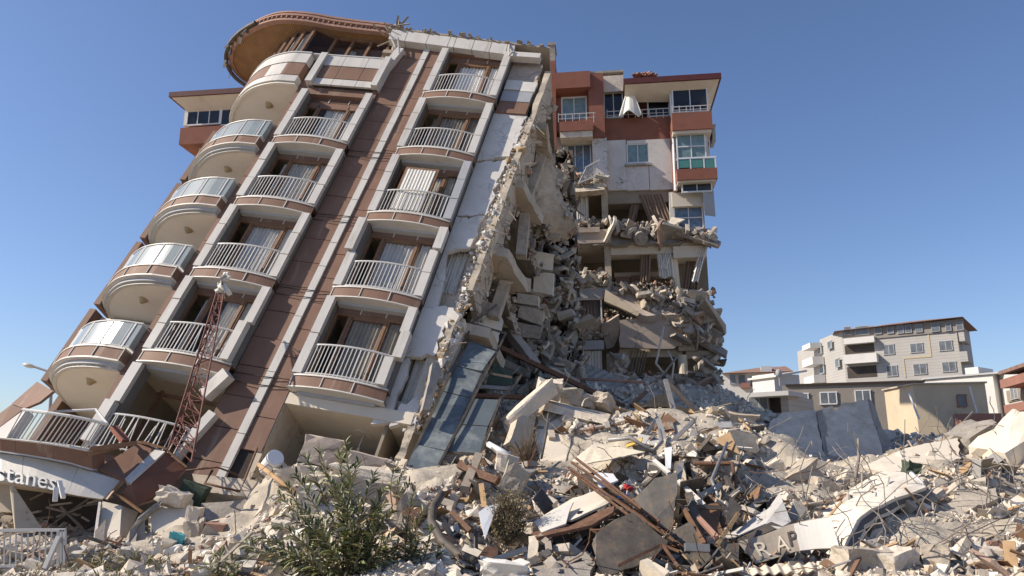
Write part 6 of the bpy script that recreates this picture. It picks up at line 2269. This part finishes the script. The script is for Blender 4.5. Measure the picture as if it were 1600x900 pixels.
for i, (px, py, Y, sz, lbl) in enumerate([(505, 705, 18.6, (1.0, .5, .7), "grey wall chunk inside the open room"), (575, 730, 18.2, (1.1, .5, .6), "light panel stack inside the open room")]):
    lump("room_debris", lbl, "rubble piece", px, py, Y, sz, 'pinkgrey', (0, 12, 0), seed=i, rough=.08)

OCC += [([(1254, 812), (1322, 768), (1376, 736), (1410, 736), (1448, 762), (1404, 790), (1344, 830), (1316, 872)], 14.6), ([(1150, 846), (1232, 818), (1298, 805), (1313, 858), (1240, 866), (1180, 884)], 12.9),
        ([(-60, 690), (150, 700), (260, 700), (292, 735), (215, 795), (160, 785), (150, 840), (-60, 840)], 15.9), ([(733, 530), (790, 530), (784, 625), (750, 712), (672, 756), (628, 745)], 18.4),
        ([(1070, 770), (1160, 780), (1150, 825), (1130, 850), (1095, 856)], 13.2), ([(260, 700), (340, 450), (352, 450), (302, 722)], 17), ([(470, 620), (640, 640), (600, 720), (440, 720)], 18.5),
        ([(430, 700), (560, 690), (660, 800), (680, 860), (400, 860)], 11.5), ([(745, 770), (835, 770), (835, 840), (760, 850)], 13.0), ([(0, 820), (105, 822), (105, 890), (0, 890)], 12.9)]
# ------------------------------------------------------------------ fence, plants
fe = root("metal_fence", "low white metal fence with upright bars at the near corner", "fence", loc=W(50, 890, 13.0))
lo = np.array(fe.location)
m = MB()
m.bar(W(-60, 829, 13.0) - lo, W(102, 828, 13.0) - lo, .05, .045)
m.bar(W(-60, 885, 13.0) - lo, W(100, 884, 13.0) - lo, .04, .04)
m.build("rail", M['rail'], fe)
for x in (96, 91, 101):
    m = MB()
    m.bar(W(x, 900, 13.0) - lo, W(x, 828, 13.0) - lo, .05 if x != 91 else .03, .04)
    m.build("post", M['rail'], fe)
m = MB()
for i in range(17):
    x = -58 + i * 9.2
    m.bar(W(x, 885, 13.02) - lo, W(x + .5, 829, 13.02) - lo, .018, .018)
m.build("bars", M['rail'], fe)
rod("fence_brace", "loose white strut leaning against the white metal fence", "strut", [(70, 888, 12.85), (92, 838, 12.95)], .035, 'rail', True)


def leafverts(p, d, n, L, w):
    s = np.cross(d, n)
    s /= np.linalg.norm(s) + 1e-9
    droop = np.array([0, 0, -1.0])
    q1 = p + d * L * .33 + n * L * .03
    q2 = p + d * L * .7 + n * L * .01 + droop * L * .09
    t = p + d * L + droop * L * .26
    return [p, q1 + s * w, q1 - n * w * .45, q1 - s * w, q2 + s * w * .7, q2 - n * w * .3, q2 - s * w * .7, t]


LEAFF = [(0, 1, 2), (0, 2, 3), (1, 4, 5, 2), (2, 5, 6, 3), (4, 7, 5), (5, 7, 6)]


def oleander(name, label, base, tips, leafL, mm, cat="shrub", per=34, spread_=.85, leafw=.10, twig=.014, start=.25):
    b0 = W(*base)
    rt_ = root(name, label, cat, loc=b0)
    st, lv = MB(), MB()
    r = np.random.default_rng(int(base[0]))
    for tip in tips:
        t = W(*tip) - b0
        b = r.normal(0, .09, 3) * (1, 1, 0)
        mid = b * .5 + t * .45 + np.array([r.normal(0, .15), r.normal(0, .12), np.linalg.norm(t) * r.uniform(.05, .26)])
        pts = [(1 - q) ** 2 * b + 2 * q * (1 - q) * mid + q * q * t for q in np.linspace(0, 1, 12)]
        st.tube(pts, twig, 5, r1=twig * .35)
        L = np.linalg.norm(t)
        k = int(per * max(.5, L))
        for i in range(k):
            q = start + (1 - start) * (i + r.random()) / k
            j = min(int(q * 11), 10)
            f = q * 11 - j
            p = pts[j] * (1 - f) + pts[j + 1] * f
            d0 = pts[j + 1] - pts[j]
            d0 /= np.linalg.norm(d0)
            a = i * 2.1 + r.random()
            x = np.cross(d0, [.2, .3, .9])
            x /= np.linalg.norm(x)
            y = np.cross(d0, x)
            out = math.cos(a) * x + math.sin(a) * y
            d = d0 * (.55 + .5 * q + r.normal(0, .1)) + out * spread_ * (1.3 - .5 * q)
            d /= np.linalg.norm(d)
            n = np.cross(np.cross(d, [0, 0, 1.0]), d)
            n = n / (np.linalg.norm(n) + 1e-9) + r.normal(0, .35, 3)
            n -= d * np.dot(n, d)
            n /= np.linalg.norm(n)
            l = leafL * r.uniform(.45, 1.2) * (1.05 - .3 * q)
            lv.add(leafverts(p, d, n, l, l * leafw), LEAFF)
    st.build("stem", M['twig'], rt_)
    lv.build("foliage", M[mm], rt_)
    return rt_


rng = np.random.default_rng(9)
tips = [(498, 702, 12.0), (478, 715, 12.2), (540, 690, 11.9), (530, 706, 12.1), (560, 722, 11.8), (505, 735, 11.6), (462, 742, 12.1), (585, 742, 11.8), (448, 760, 11.8),
        (432, 772, 12.2), (600, 765, 12.2), (525, 760, 11.4), (560, 775, 11.4), (440, 802, 11.6), (470, 790, 11.3), (428, 820, 12), (408, 838, 11.7), (380, 848, 11.9), (392, 862, 11.5), (430, 850, 11.3),
        (500, 815, 11.2), (455, 832, 11.2), (540, 820, 11.1), (580, 800, 11.3), (610, 800, 11.6), (620, 830, 11.4), (600, 845, 11.2), (560, 850, 11.1), (520, 855, 11.1), (480, 865, 11.1), (640, 850, 11.7), (545, 735, 12.2)]
tips += [(rng.uniform(430, 640), rng.uniform(770, 880), rng.uniform(11.2, 12.2)) for _ in range(16)]
oleander("oleander", "tall green oleander with narrow leaves growing before the leaning block", (545, 925, 11.6), tips, .30, 'leaf', per=26)
oleander("oleander", "smaller green oleander beside the dark curved gutter", (640, 920, 11.9), [(645, 812, 12), (660, 800, 12.1), (672, 826, 11.8), (630, 818, 11.8), (655, 840, 11.6), (678, 850, 11.9), (622, 850, 11.7), (648, 700 + 70, 12.4), (690, 862, 12)], .26, 'leaf', per=32)
oleander("oleander", "low green oleander sprig near the bottom edge beside the bags", (352, 930, 11.8), [(330, 872, 11.9), (345, 862, 12), (362, 875, 11.7), (318, 885, 11.8), (378, 884, 11.6), (352, 884, 11.5)], .26, 'leaf', per=32)
oleander("oleander", "small green oleander sprig under the cladding frame", (628, 790, 14.6), [(622, 728, 14.9), (632, 738, 14.8), (618, 750, 14.6), (640, 755, 14.7)], .26, 'leaf', per=32)
oleander("dry_plant", "withered yellowish plant beside the white metal fence", (150, 915, 12.2), [(112, 876, 12.2), (135, 862, 12.3), (160, 858, 12.2), (185, 870, 12.1), (120, 892, 11.9), (170, 888, 11.8), (145, 880, 12)], .26, 'dryleaf', "plant", per=34)
oleander("dry_plant", "withered yellowish plant between the fence and the bags", (215, 915, 12.4), [(190, 872, 12.4), (212, 862, 12.4), (232, 874, 12.3), (200, 890, 12), (240, 890, 12.1)], .25, 'dryleaf', "plant", per=32)


def twigbush(name, label, base, centre, rad, n, mm, leafn):
    b0 = W(*base)
    c0 = W(*centre) - b0
    rt_ = root(name, label, "shrub", loc=b0)
    st, lv = MB(), MB()
    r = np.random.default_rng(3 + int(base[0]))
    for i in range(n):
        e = r.normal(0, 1, 3)
        e = c0 + e / np.linalg.norm(e) * rad * r.random() ** .5 * (.75 + .6 * r.random() ** 3) * np.array([1, .8, 1.25])
        mid = e * .5 + r.normal(0, .07, 3)
        pts = [(1 - q) ** 2 * np.zeros(3) + 2 * q * (1 - q) * mid + q * q * e for q in np.linspace(0, 1, 7)]
        st.tube(pts, .006, 4, r1=.002)
        for k in range(leafn):
            q = r.uniform(.35, 1.05)
            p = (1 - q) ** 2 * 0 + 2 * q * (1 - q) * mid + q * q * e + r.normal(0, .035, 3)
            d = r.normal(0, 1, 3)
            d /= np.linalg.norm(d)
            nn = np.cross(d, r.normal(0, 1, 3))
            nn /= np.linalg.norm(nn)
            L = r.uniform(.018, .045)
            s = np.cross(d, nn)
            lv.add([p, p + d * L * .5 + s * L * .3, p + d * L, p + d * L * .5 - s * L * .3], [(0, 1, 2, 3)])
    st.build("stem", M['twig'], rt_)
    lv.build("foliage", M[mm], rt_)


twigbush("dry_bush", "round dry olive brown bush on the rubble beside the oleander", (790, 850, 13.0), (795, 800, 13.2), .46, 420, 'bushleaf', 26)
twigbush("dry_bush", "bare brown twiggy bush below the fallen pale column", (822, 725, 17.2), (826, 696, 17.4), .55, 220, 'twig', 3)
# dry weeds along the near edge
m = MB()
rng = np.random.default_rng(4)
for i in range(420):
    y = rng.uniform(10.9, 13.4)
    x = rng.uniform(-.72, -.2) * y
    p = np.array([x, y, float(H(x, y))])
    for k in range(3):
        d = np.array([rng.normal(0, .5), rng.normal(0, .4), 1.0])
        d /= np.linalg.norm(d)
        L = rng.uniform(.08, .3)
        m.add(leafverts(p, d, np.array([0, -1.0, 0]), L, .008), LEAFF)
tag(m.build("dry_grass", M['dryleaf']), kind="stuff")
# lumps of every size all over the heap
rng = np.random.default_rng(33)


# a coarse picture of where the single pieces stand, so that no loose lump lies over them
OM = np.full((226, 401), -1.0)
yy, xx = np.mgrid[0:226, 0:401]
for poly, Yd_ in OCC:
    pl = np.array(poly, float) / 4.0
    inside = np.zeros(OM.shape, bool)
    k = len(pl)
    for i in range(k):
        (xa, ya), (xb, yb) = pl[i], pl[(i + 1) % k]
        if abs(yb - ya) < 1e-6:
            continue
        c = ((ya > yy) != (yb > yy)) & (xx < (xb - xa) * (yy - ya) / (yb - ya) + xa)
        inside ^= c
    OM[inside] = np.maximum(OM[inside], Yd_)


def topx(P):
    d = P - CAM
    f = d[:, 1] * CP + d[:, 2] * SP
    u = -d[:, 1] * SP + d[:, 2] * CP
    return 800 + F * d[:, 0] / f, 450 - F * u / f


def clear_of(P, S, soft=.06):
    x, y = topx(P)
    r = S.max(1) * .5 * F / P[:, 1]
    hit = np.zeros(len(P), bool)
    for ox, oy in ((0, 0), (.8, 0), (-.8, 0), (0, .8), (0, -.8)):
        ix = np.clip(((x + ox * r) / 4).astype(int), 0, 400)
        iy = np.clip(((y + oy * r) / 4).astype(int), 0, 225)
        hit |= OM[iy, ix] > P[:, 1] - .05
    return ~hit | (rng.random(len(P)) < soft * (S.max(1) < .12))


def spread(n, smin, smax, yr, power=2.0, xw=.78, sink=.15, flat=.6, keepout=True):
    Pn, Sn = [], []
    while len(Pn) < n:
        k = 4000
        y = yr[0] + (yr[1] - yr[0]) * rng.random(k) ** 1.25
        x = (rng.random(k) * 2 - 1) * (y * xw + .6)
        s = smin * (smax / smin) ** (rng.random(k) ** power)
        z = H(x, y)
        dens = vnoise(x * .55, y * .55, 9) * .8 + vnoise(x * 1.7, y * 1.7, 12) * .5
        keep = rng.random(k) < np.clip(dens * 1.6 - .25, .22, 1)
        if keepout:      # a thinner cover at the far left where the rooms are open
            keep &= ~((x < -5) & (y < 17.5) & (rng.random(k) < .55))
            keep &= ~((x < -1.2) & (y > 18.6))
        for j in np.where(keep)[0]:
            Pn.append((x[j], y[j], z[j] + s[j] * (.5 * flat - sink)))
            Sn.append((s[j] * rng.uniform(.8, 1.7), s[j] * rng.uniform(.7, 1.2), s[j] * rng.uniform(.45, 1.0)))
    return np.array(Pn[:n]), np.array(Sn[:n])


a = spread(88000, .022, .13, (9.8, 24))
b = spread(7500, .12, .32, (11.2, 31), power=2.4)
c = spread(420, .32, .62, (13, 31), sink=.3)
d = spread(9000, .07, .22, (20, 33))
e = spread(9000, .03, .13, (10.6, 13))
P_ = np.concatenate([a[0], b[0], c[0], d[0], e[0]])
S_ = np.concatenate([a[1], b[1], c[1], d[1], e[1]])
ok = clear_of(P_, S_)
scatter("rubble", M['rubble'], P_[ok], S_[ok], rng)


# flat broken pieces of slab and wall, more of them towards the open side
f1 = spread(620, .25, .8, (12.3, 29), power=1.6, sink=.0, flat=.3)
f2 = spread(500, .2, .6, (11.8, 21), power=1.5, sink=.0, flat=.3)
P_ = np.concatenate([f1[0], f2[0][f2[0][:, 0] > 0]])
S_ = np.concatenate([f1[1], f2[1][f2[0][:, 0] > 0]])
S_[:, 2] = rng.uniform(.05, .17, len(S_))
P_[:, 2] += .05
ok = clear_of(P_, S_)
scatter("slab_pieces", M['slabbits'], P_[ok], S_[ok], rng, templates=FLAT, rots=lean_rots(len(P_), rng, .5)[ok])


# thin scrap: laths, pipes, strips, wire ends
def box_t(a, b, c):
    v = np.array([(x, y, z) for z in (-c, c) for y in (-b, b) for x in (-a, a)], float) * .5
    f = np.array([(0, 2, 3, 1), (4, 5, 7, 6), (0, 1, 5, 4), (2, 6, 7, 3), (0, 4, 6, 2), (1, 3, 7, 5)])
    return v, f


def sticks(name, mm, n, yr, L, wid, thk, xr=None, tilt=.35, lift=.05):
    y = rng.uniform(yr[0], yr[1], n)
    x = (rng.random(n) * 2 - 1) * (y * .74) if xr is None else rng.uniform(xr[0], xr[1], n) * y
    z = H(x, y)
    S = np.stack([rng.uniform(*L, n), rng.uniform(*wid, n), rng.uniform(*thk, n)], 1)
    yaw = rng.uniform(0, 2 * math.pi, n)
    el = rng.normal(0, tilt, n)
    ro = rng.uniform(-1.2, 1.2, n)
    cx = np.stack([np.cos(yaw) * np.cos(el), np.sin(yaw) * np.cos(el), np.sin(el)], 1)
    up = np.tile(np.array([0, 0, 1.0]), (n, 1))
    cy = np.cross(up, cx)
    cy /= np.linalg.norm(cy, axis=1)[:, None]
    cz = np.cross(cx, cy)
    cy2 = cy * np.cos(ro)[:, None] + cz * np.sin(ro)[:, None]
    cz2 = np.cross(cx, cy2)
    Rm = np.stack([cx, cy2, cz2], 2)
    P = np.stack([x, y, z + lift + np.abs(np.sin(el)) * S[:, 0] * .28], 1)
    S2 = S.copy()
    S2[:, 0] *= .8
    ok = clear_of(P, S2, .0)
    return scatter(name, mm, P[ok], S[ok], rng, templates=[box_t(1, 1, 1)], rots=Rm[ok])



sticks("scrap_sticks", M['scrap'], 900, (11.6, 26), (.25, 1.3), (.02, .07), (.012, .05), xr=(-.02, .74))
sticks("scrap_sticks", M['scrap'], 620, (11.6, 16), (.25, 1.0), (.02, .06), (.01, .03), xr=(.05, .34), tilt=.4, lift=.1)
sticks("scrap_sticks", M['scrap'], 420, (11.8, 18), (.2, .9), (.02, .08), (.012, .05), xr=(-.7, .0))
sticks("board_scraps", M['scrap'], 700, (11.8, 24), (.25, .75), (.12, .42), (.012, .03), xr=(-.1, .74), tilt=.5)


def wires(name, mm, n, yr, xr, r, L, up=.9):
    m = MB()
    for _ in range(n):
        y = rng.uniform(*yr)
        x = rng.uniform(*xr) * y
        p = np.array([x, y, float(H(x, y)) - .1])
        d = np.array([rng.normal(0, .6), rng.normal(0, .5), abs(rng.normal(.5, .4)) * up])
        d /= np.linalg.norm(d)
        l = rng.uniform(*L)
        pts = [p]
        for k in range(7):
            p = p + d * l / 7
            d = d + rng.normal(0, .28, 3) - np.array([0, 0, .10])
            d /= np.linalg.norm(d)
            pts.append(p)
        m.tube(pts, rng.uniform(*r), 5)
    o = m.build(name, mm)
    o["kind"] = "stuff"
    return o


wires("tangled_wire", M['wire'], 210, (12, 27), (.03, .74), (.006, .013), (.5, 2.0))
wires("tangled_wire", M['wire'], 130, (11.8, 17), (.36, .74), (.006, .012), (.6, 2.2))
wires("tangled_wire", M['rust'], 150, (12, 16.5), (.03, .37), (.006, .013), (.5, 1.8), up=.5)
wires("tangled_wire", M['rust'], 60, (12, 18), (-.68, .1), (.006, .012), (.4, 1.3))

sticks("shadow_sheets", M['darkmetal'], 120, (12, 17), (.3, .95), (.18, .5), (.006, .02), xr=(.04, .34), tilt=.7, lift=.1)  # dark metal sheets added to stand in for deep shadows in the heap
sticks("shadow_sheets", M['darkmetal'], 35, (12, 17), (.25, .7), (.12, .4), (.006, .02), xr=(-.55, .04), tilt=.6, lift=.05)
# things of one kind share a group
kinds = {}
for o in list(SC.objects):
    if o.parent is None and o.get("category"):
        kinds.setdefault(o.name.split(".")[0], []).append(o)
for nm, os_ in kinds.items():
    if len(os_) > 1:
        for o in os_:
            if not o.get("group"):
                o["group"] = nm.replace("_", " ") + " pieces in the wreckage" if nm not in ("oleander", "dry_plant", "dry_bush") else nm.replace("_", " ") + " plants before the wreckage"
